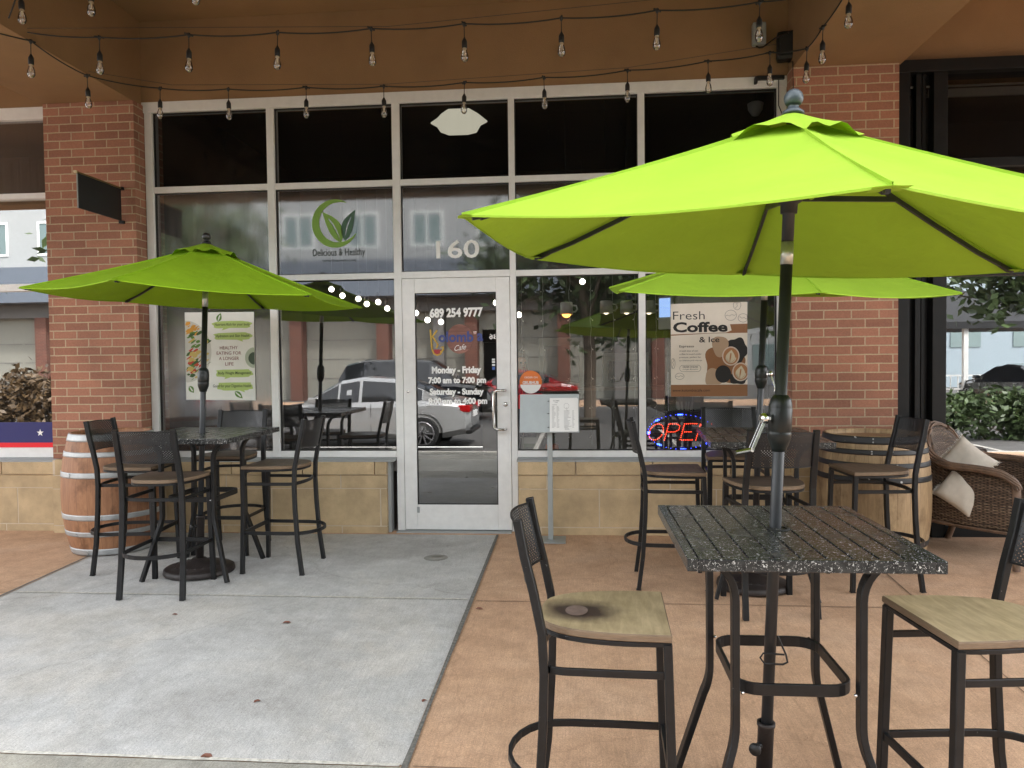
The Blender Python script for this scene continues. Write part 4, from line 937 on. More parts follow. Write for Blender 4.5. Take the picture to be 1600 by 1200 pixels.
for s in (-1, 1): surf(side(s), 20, 14, 'side_panel', wk, .9, .55)
surf(lambda u, v: (.30+.015*math.sin(math.pi*u), -SW+2*SW*u, .255+.17*v), 12, 6, 'front_apron', wk, .9, .25)
surf(lambda u, v: (-.30+.62*u, -SW+2*SW*v, .425+.012*math.sin(math.pi*u)), 8, 8, 'seat', wk, .9, .9)
def bundle(path, name, n=7, r=.030, tw=1.5, sr=.0075):
    m = MB(); P = [Vector(p) for p in path]
    # resample
    Q = []
    for a, b in zip(P, P[1:]):
        for k in range(6): Q.append(a.lerp(b, k/6))
    Q.append(P[-1])
    for _ in range(3): Q = [Q[0]]+[(Q[i-1]+Q[i]*2+Q[i+1])/4 for i in range(1, len(Q)-1)]+[Q[-1]]
    for k in range(n):
        pts = []
        for i, p in enumerate(Q):
            t = (Q[min(i+1, len(Q)-1)]-Q[max(i-1, 0)]).normalized(); side_ = t.cross(Vector((0, 0, 1)));
            if side_.length < 1e-3: side_ = Vector((0, 1, 0))
            side_.normalize(); up = side_.cross(t); a = 2*math.pi*k/n+tw*i/len(Q)
            pts.append(p+(side_*math.cos(a)*1.35+up*math.sin(a)*.62)*r)
        m.tube(pts, sr, 6)
    return m.obj(name, 'cane', wk)
for s in (-1, 1):
    y = s*(SW+.02)
    bundle([(-.34, s*.16, .90), (-.33, s*.24, .86), (-.29, y-s*.05, .78), (-.22, y-s*.03, .71), (-.10, y+s*.03, .675), (.10, y+s*.035, .672), (.24, y+s*.03, .655), (.315, y+s*.01, .60), (.325, y, .555)], 'armrest', 9, .030, 1.2)
    for dz, nm in ((.25, 'lower_rim'),): bundle([(-.26, y-s*.06, dz), (0, y-s*.01, dz), (.31, y, dz)], nm, 4, .012, .5, .007)
    MB().tube([(.31, y-s*.005, .60), (.315, y-s*.005, .30), (.325, y+s*.0, 0)], .024, 10).obj('leg', 'cane', wk)
    MB().tube([(-.25, y-s*.07, .30), (-.35, y-s*.09, 0)], .023, 10).obj('leg', 'cane', wk)
bundle([(-.34, -.16, .90), (-.35, -.08, .93), (-.35, 0, .94), (-.35, .08, .93), (-.34, .16, .90)], 'back_rim', 6, .018, .8)
m = MB(); random.seed(5)
for k in range(26):
    z = .30+.25*k/26; m.lathe([(.0245, z), (.0285, z+.004), (.0245, z+.008)], 12, (.318, -(SW+.015), 0))
m.obj('leg_wrap', 'cane', wk)
def cushion(label, loc, rot, w=.36, h=.34, d=.12):
    n = 16; vs = []; m = MB()
    for sgn in (1, -1):
        b = []
        for i in range(n+1):
            for j in range(n+1):
                x = -1+2*i/n; y = -1+2*j/n; e = (1-x**4)*(1-y**4); pinch = 1-.10*(1-abs(x))*0-.08*(abs(y)**2)*(1-abs(x)**2)-.0
                px = x*(1-.09*(1-y*y))*w/2; py = y*(1-.09*(1-x*x))*h/2
                b.append((px, sgn*d/2*e**.55*(1+.05*math.sin(5*x+3*y)), py))
        m.add(b, [(i*(n+1)+j, i*(n+1)+j+1, (i+1)*(n+1)+j+1, (i+1)*(n+1)+j) for i in range(n) for j in range(n)], True)
    o = m.obj('cushion', 'cushion', None, loc); o.rotation_euler = rot
    # frayed fringe along two edges
    f = MB(); rnd = random.Random(9)
    for k in range(60):
        t = -1+2*k/59
        for sx in (-1, 1):
            x = sx*(1-.09*(1-t*t))*w/2; z = t*h/2; a = rnd.uniform(-.4, .4); L = rnd.uniform(.012, .026)
            f.add([(x, -.003, z-.003), (x, .003, z+.003), (x+sx*L*math.cos(a), rnd.uniform(-.006, .006), z+L*math.sin(a))], [(0, 1, 2)])
    f.obj('fringe', 'cushion', o); return tag(o, label, 'cushion', 'cream fringed cushions on the wicker chair')
cushion('cream fringed cushion leaning on the chair back above the armrest', (2.80, -.58, .66), (R(-20), R(35), R(-50)), .30, .28)
cushion('cream fringed cushion hanging out below the near armrest of the wicker chair', (2.70, -.735, .475), (R(-14), R(30), R(-48)), .30, .26, .12)

# ================================================================== MENU STAND
ms = thing('menu_stand', 'grey metal menu stand on a square foot beside the door', 'menu stand', (-.225, -.27, fz(-.27)+.001))
MB().rbox(-.12, .12, -.12, .12, 0, .008, .002).obj('foot_plate', 'menu_metal', ms)
MB().rbox(-.02, .02, -.02, .02, .009, 1.0, .003).obj('post', 'menu_metal', ms)
m = MB(); m.rbox(-.235, .235, -.008, .0, -.155, .155, .003); m.box(-.235, .235, -.02, -.008, -.155, -.148)
pn = m.obj('panel', 'menu_metal', ms, (0, -.03, 1.02)); pn.rotation_euler = (R(-14), 0, 0)
bk = thing('menu_booklet', 'white printed menu clipped to the right half of the grey stand', 'menu', (-.225+.115, -.27-.045, 1.012), 0); bk.rotation_euler = (R(-14), 0, 0)
m = MB()
for k in range(4): m.rbox(-.112+.002*k, .104+.003*k, -.006+.0012*k, -.0052+.0012*k, -.145-.002*k, .125-.002*k, .0003)
m.obj('pages', 'paper', bk)
m = MB()
text(m, 'KOLOMBIA', -.085, -.035, .098, .107, -.0072, .02); text(m, 'CAFE', -.072, -.048, .085, .092, -.0072, .02); text(m, 'Empanadas', -.09, -.055, .065, .074, -.0072, .01)
rnd = random.Random(4)
for cx0, cx1, n, zt in ((-.095, -.062, 20, .055), (-.058, -.035, 20, .055), (.0, .06, 16, .02), (.065, .085, 16, .02), (.005, .045, 6, -.095)):
    for k in range(n): 
        z = zt-.0088*k; w = (cx1-cx0)*rnd.uniform(.45, 1); 
        if z > -.138: m.box(cx0, cx0+w, -.0072, -.0070, z, z+.0022)
stroke(m, [(.02+.02*math.cos(a), .06+.022*math.sin(a)) for a in [k*.5 for k in range(13)]], .0015, -.0072); stroke(m, [(.02, .05), (.022, .03), (.03, .02)], .0015, -.0072)
m.obj('menu_print', 'greyink', bk)
m = MB()
for z in (.10, 0, -.11): m.tube([(-.115, -.006, z), (-.122, -.012, z), (-.128, -.006, z), (-.122, .002, z)], .002, 6)
m.obj('binder_ring', 'black', bk)

# ================================================================== POSTERS
pl = thing('health_poster', 'tall white healthy eating poster on the window behind the left parasol pole', 'poster', (0, 0, 0))
pl.location = (-3.085, .034, 1.5)
def L(mb): mb.v = [(x-pl.location.x, y-pl.location.y, z-pl.location.z) for x, y, z in mb.v]; return mb
m = MB(); m.poly([(-3.395, 1.885), (-2.775, 1.880), (-2.775, 1.117), (-3.400, 1.126)], .033, .035); L(m).obj('sheet', flat('poster_white', (.74, .75, .70), .35), pl)
m = MB(); yy = .0320
def blob(mb, x0, x1, z0, z1, y, k=0):
    n = 40; pts = []
    for i in range(n):
        a = 2*math.pi*i/n; r = 1+.05*math.sin(5*a+k)+.03*math.sin(9*a+2*k); ex = .35
        cx = math.copysign(abs(math.cos(a))**ex, math.cos(a)); cz = math.copysign(abs(math.sin(a))**.7, math.sin(a))
        pts.append(((x0+x1)/2+(x1-x0)/2*cx*r, (z0+z1)/2+(z1-z0)/2*cz*r))
    mb.poly(pts, y); xm = (x0+x1)/2+(.25 if k % 2 else -.25)*(x1-x0)/2; mb.poly([(xm-.03, z0+.01), (xm+.04, z0+.008), (xm+.05*(1 if k % 2 else -1), z0-.018)], y+.0001)
for i, (z0, z1) in enumerate(((1.748, 1.797), (1.648, 1.698), (1.325, 1.380), (1.210, 1.268))): m = MB(); blob(m, -3.145+.01*i, -2.80, z0-.006, z1+.006, yy, i); L(m).obj('speech_bubble', flat('poster_green', (.42, .56, .16)), pl)
m = MB(); yt = .0314
for s, x0, x1, z0, z1 in (('Nutrient-Rich for your body', -3.125, -2.812, 1.757, 1.787), ('Hydration and Skin Health', -3.118, -2.818, 1.658, 1.688), ('Body Weight Management', -3.105, -2.812, 1.336, 1.368), ('Good for your Digestive Health', -3.155, -2.812, 1.224, 1.256)):
    m = MB(); text(m, s, x0, x1, z0, z1, yt, .012, ref='Hy'); L(m).obj('poster_text', flat('poster_dark_text', (.03, .05, .02)), pl)
m = MB()
for s, x0, x1, z0 in (('HEALTHY', -3.085, -2.925, 1.560), ('EATING FOR', -3.115, -2.895, 1.514), ('A LONGER', -3.095, -2.915, 1.468), ('LIFE', -3.040, -2.965, 1.420)): text(m, s, x0, x1, z0, z0+.028, yt, .004)
L(m).obj('poster_headline', flat('poster_red_text', (.20, .04, .035)), pl)
def pmesh(mat_, pts, y=.0325, nm='food_photo'): 
    m = MB(); m.poly(pts, y); return L(m).obj(nm, mat_, pl)
circ = lambda cx, cz, r, n=28, rz=1., a0=0, a1=360: [(cx+r*math.cos(R(a0+(a1-a0)*k/n)), cz+rz*r*math.sin(R(a0+(a1-a0)*k/n))) for k in range(n)]
pmesh(flat('bowl_rim', (.55, .56, .5)), [(-3.397, 1.28)]+[(-3.397+.235*math.sin(R(a)), 1.545-.27*math.cos(R(a))) for a in range(4, 177, 8)]+[(-3.396, 1.81)], .0326)
veg = [((.62, .30, .03), 'orange_veg'), ((.10, .22, .03), 'green_veg'), ((.50, .045, .02), 'red_veg'), ((.04, .10, .02), 'dark_veg'), ((.55, .42, .12), 'yellow_veg')]
rnd = random.Random(12)
for i, (c, nm) in enumerate(veg):
    m = MB()
    for k in range(26):
        if i == 0: cx, cz = rnd.uniform(-3.385, -3.25), rnd.uniform(1.68, 1.80)-.0
        elif i == 2: cx, cz = rnd.uniform(-3.385, -3.2), rnd.uniform(1.34, 1.58)
        else: cx, cz = rnd.uniform(-3.385, -3.19), rnd.uniform(1.30, 1.72)
        if (cx+3.397)**2/.055+(cz-1.545)**2/.07 > .95: continue
        r = rnd.uniform(.012, .032); a = rnd.uniform(0, 3.14); yv = .0322-.00002*(k+i*26)*.5; n = 9
        cx = max(cx, -3.392+r)
        m.add([(cx+r*math.cos(2*math.pi*q/n)*(1+.25*math.sin(3*q+k)), yv, cz+r*.7*math.sin(2*math.pi*q/n+a)) for q in range(n)], [tuple(range(n))])
    L(m).obj('food_photo', flat(nm, c), pl)
for (x0, z0, x1, z1) in ((-3.10, 1.80, -3.07, 1.875), (-2.96, 1.195, -2.89, 1.135), (-3.37, 1.245, -3.33, 1.185)):
    m = MB(); leaf(m, x0, z0, x1, z1, .024, .0322); L(m).obj('leaf_print', flat('basil_green', (.10, .22, .035)), pl)
pmesh(flat('plate_green', (.40, .46, .35)), [(-2.777, 1.57)]+[(-2.777-.085*math.sin(R(a)), 1.485+.09*math.cos(R(a))) for a in range(10, 171, 10)]+[(-2.777, 1.40)], .0326)
pmesh(flat('herb_dark', (.05, .08, .05)), [(-2.777, 1.53)]+[(-2.777-.055*math.sin(R(a)), 1.48+.055*math.cos(R(a))) for a in range(10, 171, 10)]+[(-2.777, 1.43)], .0322)

cp = thing('coffee_poster', 'cream and brown fresh coffee poster on the window above the open sign', 'poster', (1.076, .034, 1.505))
def L2(mb): mb.v = [(x-1.076, y-.034, z-1.505) for x, y, z in mb.v]; return mb
m = MB(); m.poly([(.768, 1.885), (1.384, 1.892), (1.384, 1.122), (.767, 1.122)], .033, .035); L2(m).obj('sheet', flat('poster_cream', (.72, .66, .57), .3), cp)
m = MB(); m.poly([(.767, 1.220), (1.384, 1.218), (1.384, 1.1225), (.767, 1.1225)], .0325); m.poly([(.768, 1.634), (1.2, 1.640), (1.384, 1.640), (1.384, 1.715), (1.245, 1.712), (1.258, 1.662), (1.215, 1.645), (.768, 1.624)], .0325)
def wav(cx, cz, rx, rz_, n=48, k=5, ph=0., clip=1.383):
    return [(min(clip, cx+rx*(1+.10*math.sin(k*a+ph))*math.cos(a)), max(1.221, cz+rz_*(1+.10*math.sin(k*a+ph))*math.sin(a))) for a in [2*math.pi*q/n for q in range(n)]]
m.poly(wav(1.20, 1.40, .155, .165, ph=1.), .0325); L2(m).obj('brown_shape', flat('poster_brown', (.26, .12, .05)), cp)
m = MB(); m.poly(wav(1.30, 1.50, .085, .10, ph=2.), .0322); m.poly(wav(1.31, 1.27, .075, .05, ph=.5), .0322); L2(m).obj('dark_shape', flat('poster_black', (.012, .012, .012)), cp)
m = MB(); m.poly(wav(1.165, 1.535, .065, .085, k=3, ph=.3), .0319); L2(m).obj('hand_print', flat('poster_skin', (.42, .30, .20)), cp); m = MB(); m.poly(wav(1.115, 1.275, .075, .075, k=3, ph=2.), .0319); L2(m).obj('hand_print', 'poster_skin', cp)
for i, (cx, cz, r, cols) in enumerate(((1.251, 1.452, .070, 1), (1.330, 1.322, .068, 1), (1.189, 1.305, .064, 0))):
    m = MB(); m.poly([(min(1.3835, a), b) for a, b in circ(cx, cz, r, 32, 1.12)], .0316-.0003*i); L2(m).obj('cup_print', flat('cup_white', (.60, .50, .42)) if cols else 'poster_black', cp)
    if cols:
        m = MB(); m.poly([(min(1.3833, a), b) for a, b in circ(cx, cz, r*.86, 32, 1.12)], .0314-.0003*i); L2(m).obj('coffee_print', flat('latte_brown', (.40, .19, .08)), cp)
        m = MB(); leaf(m, cx-.01, cz-.055, cx+.005, cz+.05, .038, .0312-.0003*i); stroke(m, [(cx+.04*math.cos(a), cz-.008+.046*math.sin(a)) for a in [math.pi*(1.05+.9*k/10) for k in range(11)]], .008, .0312-.0003*i); L2(m).obj('latte_art', flat('latte_cream', (.62, .55, .40)), cp)
m = MB(); y = .0318
text(m, 'Fresh', .786, 1.042, 1.755, 1.822, y, -.006); text(m, 'Coffee', .786, 1.226, 1.650, 1.735, y, .035)
text(m, '& Ice', .997, 1.160, 1.566, 1.612, y, .012); text(m, 'Espresso', .836, .955, 1.521, 1.545, y, .01, ref='Ep')
for i, s in enumerate(('A bold shot of rich', 'coffee brewed under', 'pressure, perfect for', 'an intense pick-me-up.')): text(m, s, .836, .836+(.15, .18, .175, .185)[i], 1.488-.026*i, 1.504-.026*i, y, .0, ref='bp')
text(m, 'ORDER ONLINE', .862, .985, 1.360, 1.372, y, .01); text(m, 'and get discounts', .862, .985, 1.340, 1.352, y, .0, ref='dg')
text(m, 'www.kolombiacafe.com', .778, 1.082, 1.163, 1.185, y, .0)
bx = [(.85+.0*a, 0) for a in (0,)]
pill = [(.862+.024*math.cos(R(a)), 1.354+.026*math.sin(R(a))) for a in range(90, 271, 20)]+[(.985+.024*math.cos(R(a)), 1.354+.026*math.sin(R(a))) for a in range(-90, 91, 20)]; stroke(m, pill+[pill[0]], .002, y)
for cx, cz, rx, rz_, a0 in ((1.251, 1.785, .046, .042, .1), (1.350, 1.762, .040, .034, -.2), (1.302, 1.870, .030, .042, 1.3), (.785, 1.395, .016, .042, 1.5), (.838, 1.290, .036, .026, 0.1)):
    pts = [(cx+rx*math.cos(a), cz+rz_*math.sin(a)) for a in [2*math.pi*k/28 for k in range(29)]]; pts = [(min(max(a, .770), 1.382), min(b, 1.886)) for a, b in pts]; stroke(m, pts, .0022, y)
    n = 8; d = Vector((math.cos(a0), math.sin(a0))); e = Vector((-d.y, d.x)); rr_ = max(rx, rz_)*.85
    stroke(m, [(min(1.382, cx+d.x*rr_*(-1+2*k/n)+e.x*.005*math.sin(k*1.6)), min(1.886, cz+d.y*rr_*(-1+2*k/n)+e.y*.005*math.sin(k*1.6))) for k in range(n+1)], .002, y)
L2(m).obj('poster_text', 'ink', cp)

# ================================================================== OPEN SIGN (LED)
sg = thing('open_sign', 'black oval LED sign reading OPEN in red dots inside the window', 'sign', (.858, .13, .822))
m = MB(); m.poly([(.315*math.cos(a), .185*math.sin(a)) for a in [2*math.pi*k/48 for k in range(48)]], 0, .02); m.obj('sign_board', 'black', sg)
red, blue = MB(), MB()
def led(mb, x, z, r=.0042): mb.add([(x-r, -.004, z), (x, -.004, z-r), (x+r, -.004, z), (x, -.004, z+r), (x, -.007, z)], [(0, 1, 4), (1, 2, 4), (2, 3, 4), (3, 0, 4)])
def dots(mb, pts, step=.017):
    pts = [Vector(p) for p in pts]; carry = 0.
    for a, b in zip(pts, pts[1:]):
        d = (b-a).length; s = carry
        while s < d: p = a.lerp(b, s/d); led(mb, p.x, p.y); s += step
        carry = s-d
def sh(x, z): return (x+.28*z, z)
def glyph(g, x0, w, h=.068):
    if g == 'O': return [[sh(x0+w/2+w/2*math.cos(a), h*math.sin(a)) for a in [2*math.pi*k/30 for k in range(30)]]]
    if g == 'P': return [[sh(x0, -h), sh(x0, h), sh(x0+w*.7, h), sh(x0+w, h*.75), sh(x0+w, h*.25), sh(x0+w*.7, 0), sh(x0, 0)]]
    if g == 'E': return [[sh(x0+w, h), sh(x0, h), sh(x0, -h), sh(x0+w, -h)], [sh(x0+.02, 0), sh(x0+w*.8, 0)]]
    return [[sh(x0, -h), sh(x0, h), sh(x0+w, -h), sh(x0+w, h)]]
for g, x0, w in (('O', -.262, .115), ('P', -.118, .095), ('E', .012, .10), ('N', .142, .09)):
    for pth in glyph(g, x0, w): dots(red, pth)
for k in range(80):
    a = 2*math.pi*k/80; 
    if k % 10 in (0, 1): led(blue, .272*math.cos(a), .145*math.sin(a), .0075); led(blue, .272*math.cos(a)+.012, .145*math.sin(a), .006)
    elif k % 2 == 0: led(blue, .272*math.cos(a), .145*math.sin(a), .0022)
red.obj('red_lamps', emis('red_led', (1, .06, .02), 1.1), sg); blue.obj('blue_lamps', emis('blue_led', (.02, .05, 1), 4), sg)
m = MB(); m.bar([(-.1, .02, .17), (-.1, .02, .5)], .003, .003); m.bar([(.1, .02, .17), (.1, .02, .5)], .003, .003); m.obj('hanging_chain', 'paper', sg)

# ================================================================== BLADE SIGN, SPEAKER, JUNCTION BOX, SENSOR
bs = thing('blade_sign', 'blank black sign projecting from the left brick pillar on small brackets', 'sign', (-3.822, -.15, 2.785))
MB().rbox(-.009, .009, -.585, -.03, -.135, .13, .003).obj('panel', 'black', bs)
MB().rbox(-.012, .012, -.60, -.01, .131, .143, .002).obj('top_rail', 'gold', bs)
MB().rbox(-.013, .013, -.615, -.601, .128, .146, .003).obj('rail_end', flat('ivory_cap', (.6, .5, .32)), bs)
m = MB()
for z in (.137, -.145): m.box(-.02, .02, -.03, -.0005, z-.012, z+.012)
m.obj('bracket', 'metal', bs); MB().box(-.004, .004, -.592, -.586, -.135, .128).obj('side_trim', 'grey_box', bs)
sp = thing('outdoor_speaker', 'black wall speaker in the top corner above the silver window frame', 'speaker', (1.672, -.062, 3.89), R(-12))
m = MB(); m.rbox(-.078, .078, -.06, .045, -.112, .112, .028); m.obj('speaker_body', 'black', sp)
MB().rbox(-.064, .064, -.066, -.055, -.08, .098, .02).obj('speaker_grille', 'gasket', sp); MB().rbox(-.03, .03, .046, .061, -.04, .04, .004).obj('speaker_bracket', 'metal', sp)
jb = thing('junction_box', 'grey electrical box on the brown wall, left of the speaker', 'electrical box', (1.463, -.0005, 4.01))
MB().rbox(-.052, .052, -.07, -.0005, -.088, .088, .014).obj('cover', 'grey_box', jb); MB().box(-.016, .016, -.0735, -.0695, -.045, -.01).obj('socket_flap', 'black', jb)
MB().tube([(-.02, -.03, -.088), (0, -.05, -.11), (.02, -.08, -.12), (.06, -.3, -.14), (.10, -.55, -.20)], .006, 8).obj('lead', 'wire', jb)
m = MB(); m.tube([(1.69, -.03, 3.78), (1.692, -.16, 3.74), (1.695, -.165, 3.5), (1.69, -.16, 3.1)], .0035, 6); tag(m.obj('speaker_cable', 'wire'), 'thin black cable hanging from the speaker down the brick pillar', 'cable')
m = MB(); m.rbox(1.45, 1.665, -.03, -.005, 3.655, 3.688, .004); m.rbox(1.43, 1.45, -.06, -.005, 3.625, 3.675, .004); m.tube([(1.62, -.02, 3.65), (1.62, -.02, 3.45), (1.66, -.02, 3.35), (1.69, -.03, 3.33)], .004, 6); tag(m.obj('wall_sensor', 'black'), 'small black sensor bar on the top right corner of the window frame', 'sensor')

# ================================================================== STRING LIGHTS
M['bulb_glass'] = M['bulb']
def string_light(label, nodes, ends, guide=None):
    """nodes: lamp positions; cable sags between them"""
    t = thing('string_light', label, 'string lights', nodes[0], 0, 'festoon strings with clear bulbs'); O = Vector(nodes[0])
    P = [Vector(p) for p in ends[:1]]+[Vector(p) for p in nodes]+[Vector(p) for p in ends[1:]]
    pts = []
    for a, b in zip(P, P[1:]):
        sag = .028*(b-a).length
        for k in range(8): q = a.lerp(b, k/8); q.z -= sag*4*(k/8)*(1-k/8); pts.append(q-O)
    pts.append(P[-1]-O); MB().tube(pts, .0048, 6).obj('cable', 'wire', t)
    if guide: MB().tube([Vector(p)-O for p in guide], .0018, 5).obj('guide_wire', 'steelwire', t)
    rnd = random.Random(len(nodes))
    for i, p in enumerate(nodes):
        q = Vector(p)-O; tx, ty = rnd.uniform(-.03, .03), rnd.uniform(-.03, .03); dn = Vector((tx, ty, -1)).normalized()
        f = MB(); f.lathe([(0, .012), (.009, .010), (.014, 0), (.010, -.010), (.004, -.02), (.0028, -.022), (.0028, -.085), (.006, -.09), (.010, -.098), (.016, -.108), (.0175, -.115), (.0175, -.150), (.0155, -.155), (0, -.155)], 12)
        f.tube([(-.03, 0, 0), (.03, 0, 0)], .0065, 6)
        Q = (-dn).to_track_quat('Z', 'Y'); f.v = [tuple(Q @ Vector(v)+q) for v in f.v]; so = f.obj('lamp_holder', 'wire', t)
        g = MB(); g.lathe([(.0125, -.154), (.013, -.165), (.020, -.185), (.0245, -.205), (.0235, -.222), (.016, -.237), (.006, -.243), (0, -.2435)], 14); g.v = [tuple(Q @ Vector(v)+q) for v in g.v]; g.obj('bulb', 'bulb', so)
        g = MB(); g.lathe([(.006, -.156), (.005, -.18), (.003, -.198), (.0, -.199)], 8); 
        g.tube([(-.010, 0, -.205), (-.004, 0, -.197), (.004, 0, -.197), (.010, 0, -.205)], .0014, 5); g.lathe([(.012, -.154), (.012, -.162), (0, -.163)], 10)
        g.v = [tuple(Q @ Vector(v)+q) for v in g.v]; g.obj('filament', 'filament', so)
    return t
Yu = -1.46
up = [(-3.124, -1.5, 3.6), (-2.524, -1.472, 3.6), (-1.936, -1.44, 3.6), (-1.315, -1.43, 3.6), (-.706, -1.433, 3.6), (-.083, -1.447, 3.6), (.512, -1.489, 3.6), (1.123, -1.533, 3.6)]
string_light('upper string of clear bulbs crossing the arcade at the top of the picture', up, [(-3.551, -1.60, 3.61), (1.70, -1.56, 3.66)], [(-3.551, -1.6, 3.635), (-1.2, -1.42, 3.612), (1.70, -1.55, 3.70)])
lo = [(-3.608, -1.494, 3.6), (-3.631, -.87, 3.6), (-3.27, -.5, 3.64-.02), (-2.75, -.42, 3.62), (-2.12, -.40, 3.615), (-1.50, -.38, 3.605), (-.86, -.38, 3.607), (-.24, -.38, 3.62), (.40, -.40, 3.64), (1.0, -.42, 3.675), (1.43, -.52, 3.68), (1.63, -.745, 3.61), (1.622, -1.125, 3.6), (1.62, -1.62, 3.62)]
string_light('lower string of clear bulbs running along the silver window head and round both corners', lo, [(-4.05, -2.2, 3.62), (1.55, -2.3, 3.66)], [(-3.62, -.87, 3.63), (-3.2, -.45, 3.66), (-1.5, -.35, 3.63), (.4, -.37, 3.67), (1.5, -.55, 3.73)])
string_light('string of clear bulbs nearest the viewer, only two bulb tips showing at the top edge', [(-3.35, -1.92, 3.76), (-2.87, -1.965, 3.76), (-2.2, -2.0, 3.78), (-1.5, -2.05, 3.8), (0, -2.05, 3.82), (.9, -1.9, 3.8)], [(-3.6, -1.7, 3.66), (1.6, -1.62, 3.7)])

# ================================================================== INTERIOR THINGS SEEN THROUGH THE GLASS
lampm = emis('warm_lamp', (1, .93, .8), 3)
gl = [(-2.562, 2.202), (-2.446, 2.133), (-2.276, 2.096), (-2.188, 2.041), (-2.065, 2.059), (-1.971, 1.991), (-1.668, 1.939), (-1.547, 1.864), (-1.407, 1.842), (-.831, 2.031), (-.594, 1.902), (.057, 2.229)]
words = ['leftmost lit globe lamp seen through the half fogged window', 'second lit globe lamp from the left through the half fogged window', 'third lit globe lamp, above the tip of the left parasol', 'fourth lit globe lamp, just right of the left parasol tip', 'fifth lit globe lamp, close to the door frame', 'last lit globe lamp left of the door frame', 'lit globe lamp at the left edge of the door glass', 'lit globe lamp left of the phone number on the door', 'lit globe lamp below the phone number on the door', 'lit globe lamp at the top right of the door glass', 'small lit globe lamp just right of the door, beside the leaves', 'bright lit globe lamp at the top of the window right of the door']
for (x, z), w in zip(gl, words):
    o = thing('globe_lamp', w, 'lamp', (x, 1.5, z), 0, 'lit globe lamps inside the cafe'); MB().sphere((0, 0, 0), .028, 8).obj('globe', lampm, o); MB().lathe([(.0, .095), (.022, .09), (.026, .035), (0, .03)], 12).tube([(0, 0, .09), (0, 0, 1.2)], .004, 5).obj('lamp_cord', 'black', o)
mugw = ['mug shaped pendant lamp glowing orange, leftmost of the row', 'white mug shaped pendant lamp, second in the row', 'white mug shaped pendant lamp left of the right mullion', 'white mug shaped pendant lamp right of the mullion']
for i, (x, z) in enumerate(((-.108, 1.959), (.295, 1.965), (.501, 1.962), (.726, 1.958))):
    o = thing('mug_lamp', mugw[i], 'lamp', (x, 1.5, z), 0, 'mug shaped pendant lamps')
    MB().lathe([(0, .065), (.055, .065), (.062, .055), (.066, -.06), (.06, -.06), (.055, .05)], 20).obj('mug', flat('mug_white', (.55, .55, .54), .3), o)
    MB().tube([(.062, 0, .03), (.10, 0, .025), (.11, 0, -.01), (.09, 0, -.035), (.064, 0, -.035)], .009, 8).obj('mug_handle', 'mug_white', o); MB().tube([(0, 0, .06), (0, 0, 2.2)], .004, 5).obj('lamp_cord', 'black', o)
    MB().sphere((0, 0, -.045), .03 if i else .05, 6).obj('bulb', emis('mug_glow%d' % i, (1, .35, .06) if i == 0 else (1, .85, .6), 1.0 if i == 0 else .35), o)
o = thing('ceiling_light', 'pale frosted ceiling light seen through the pane above the door', 'lamp', (-1.345, 2.5, 4.2))
m = MB(); m.poly([(-.33, 0), (-.25, .05), (-.2, .1), (-.12, .15), (.12, .15), (.22, .09), (.27, .05), (.33, 0), (.25, -.04), (.2, -.12), (.1, -.14), (-.12, -.14), (-.22, -.10), (-.26, -.04)], 0, .05); m.obj('diffuser', emis('frosted_light', (1, .95, .74), .10), o)
MB().tube([(0, .02, .1), (0, .02, .3)], .01, 6).obj('mount', 'black', o)
o = thing('wall_lamp', 'small grey cup shaped lamp high behind the top right pane', 'lamp', (1.545, .45, 3.57)); MB().lathe([(0, -.06), (.03, -.05), (.062, .0), (.068, .05), (.05, .06), (0, .06)], 20).obj('shade', flat('grey_shade', (.40, .42, .42), .4), o); MB().tube([(0, 0, .06), (0, 0, .9)], .006, 6).obj('stem', 'black', o)
# curtain light strings
for i, x in enumerate((-.471, -.291, -.063, .115, .302, .484, .66, .882)):
    m = MB(); rnd = random.Random(i); pts = []
    for k in range(24): pts.append((x-.0+rnd.uniform(-.006, .006), .15, 2.14-.062*k))
    m.tube(pts, .0018, 5); o = m.obj('curtain_light_string', flat('clear_wire', (.34, .34, .32))); b = MB()
    for k in range(2, 24, 4): b.sphere((x+rnd.choice((-.014, .014)), .15, 2.14-.062*k), .0055, 4); b.bar([(x, .15, 2.14-.062*k+.02), (x+rnd.choice((-.014, .014)), .15, 2.14-.062*k)], .002, .002)
    b.obj('tiny_bulb', flat('tiny_lamp', (.7, .68, .6)), o)
    tag(o, ['thin wire of tiny lamps at the left edge of the window right of the door', 'thin wire of tiny lamps above the round orange sticker', 'thin wire of tiny lamps above the printed menu', 'thin wire of tiny lamps hanging below the bright globe lamp', 'thin wire of tiny lamps in the right half of the window by the door', 'thin wire of tiny lamps just left of the slim mullion', 'thin wire of tiny lamps between mullion and coffee poster', 'thin wire of tiny lamps behind the coffee poster and open sign'][i], 'fairy lights', 'curtain fairy lights')
o = thing('menu_board', 'large light grey board standing behind the coffee poster', 'board', (1.27, .6, 1.5)); MB().rbox(-.39, .39, 0, .05, -.53, .50, .03).obj('board_face', flat('board_grey', (.50, .50, .48), .5), o); MB().rbox(.41, .60, -.02, .04, -.6, .45, .01).obj('board_edge', 'black', o)
for sx in (-.3, .3): MB().box(sx-.02, sx+.02, .01, .04, -1.49, -.531).obj('leg', 'black', o)
o = thing('lit_screen', 'small bluish lit screen left of the coffee poster', 'screen', (.80, .66, 1.86), R(-35)); MB().rbox(-.07, .07, -.02, .02, -.16, .14, .01).obj('screen_case', flat('case_white', (.5, .5, .5)), o); MB().box(-.055, .055, -.024, -.0205, -.05, .12).obj('screen_face', emis('screen_glow', (.35, .55, 1), .16), o)
MB().box(-.02, .02, -.01, .02, -1.85, -.16).obj('stand', 'black', o)
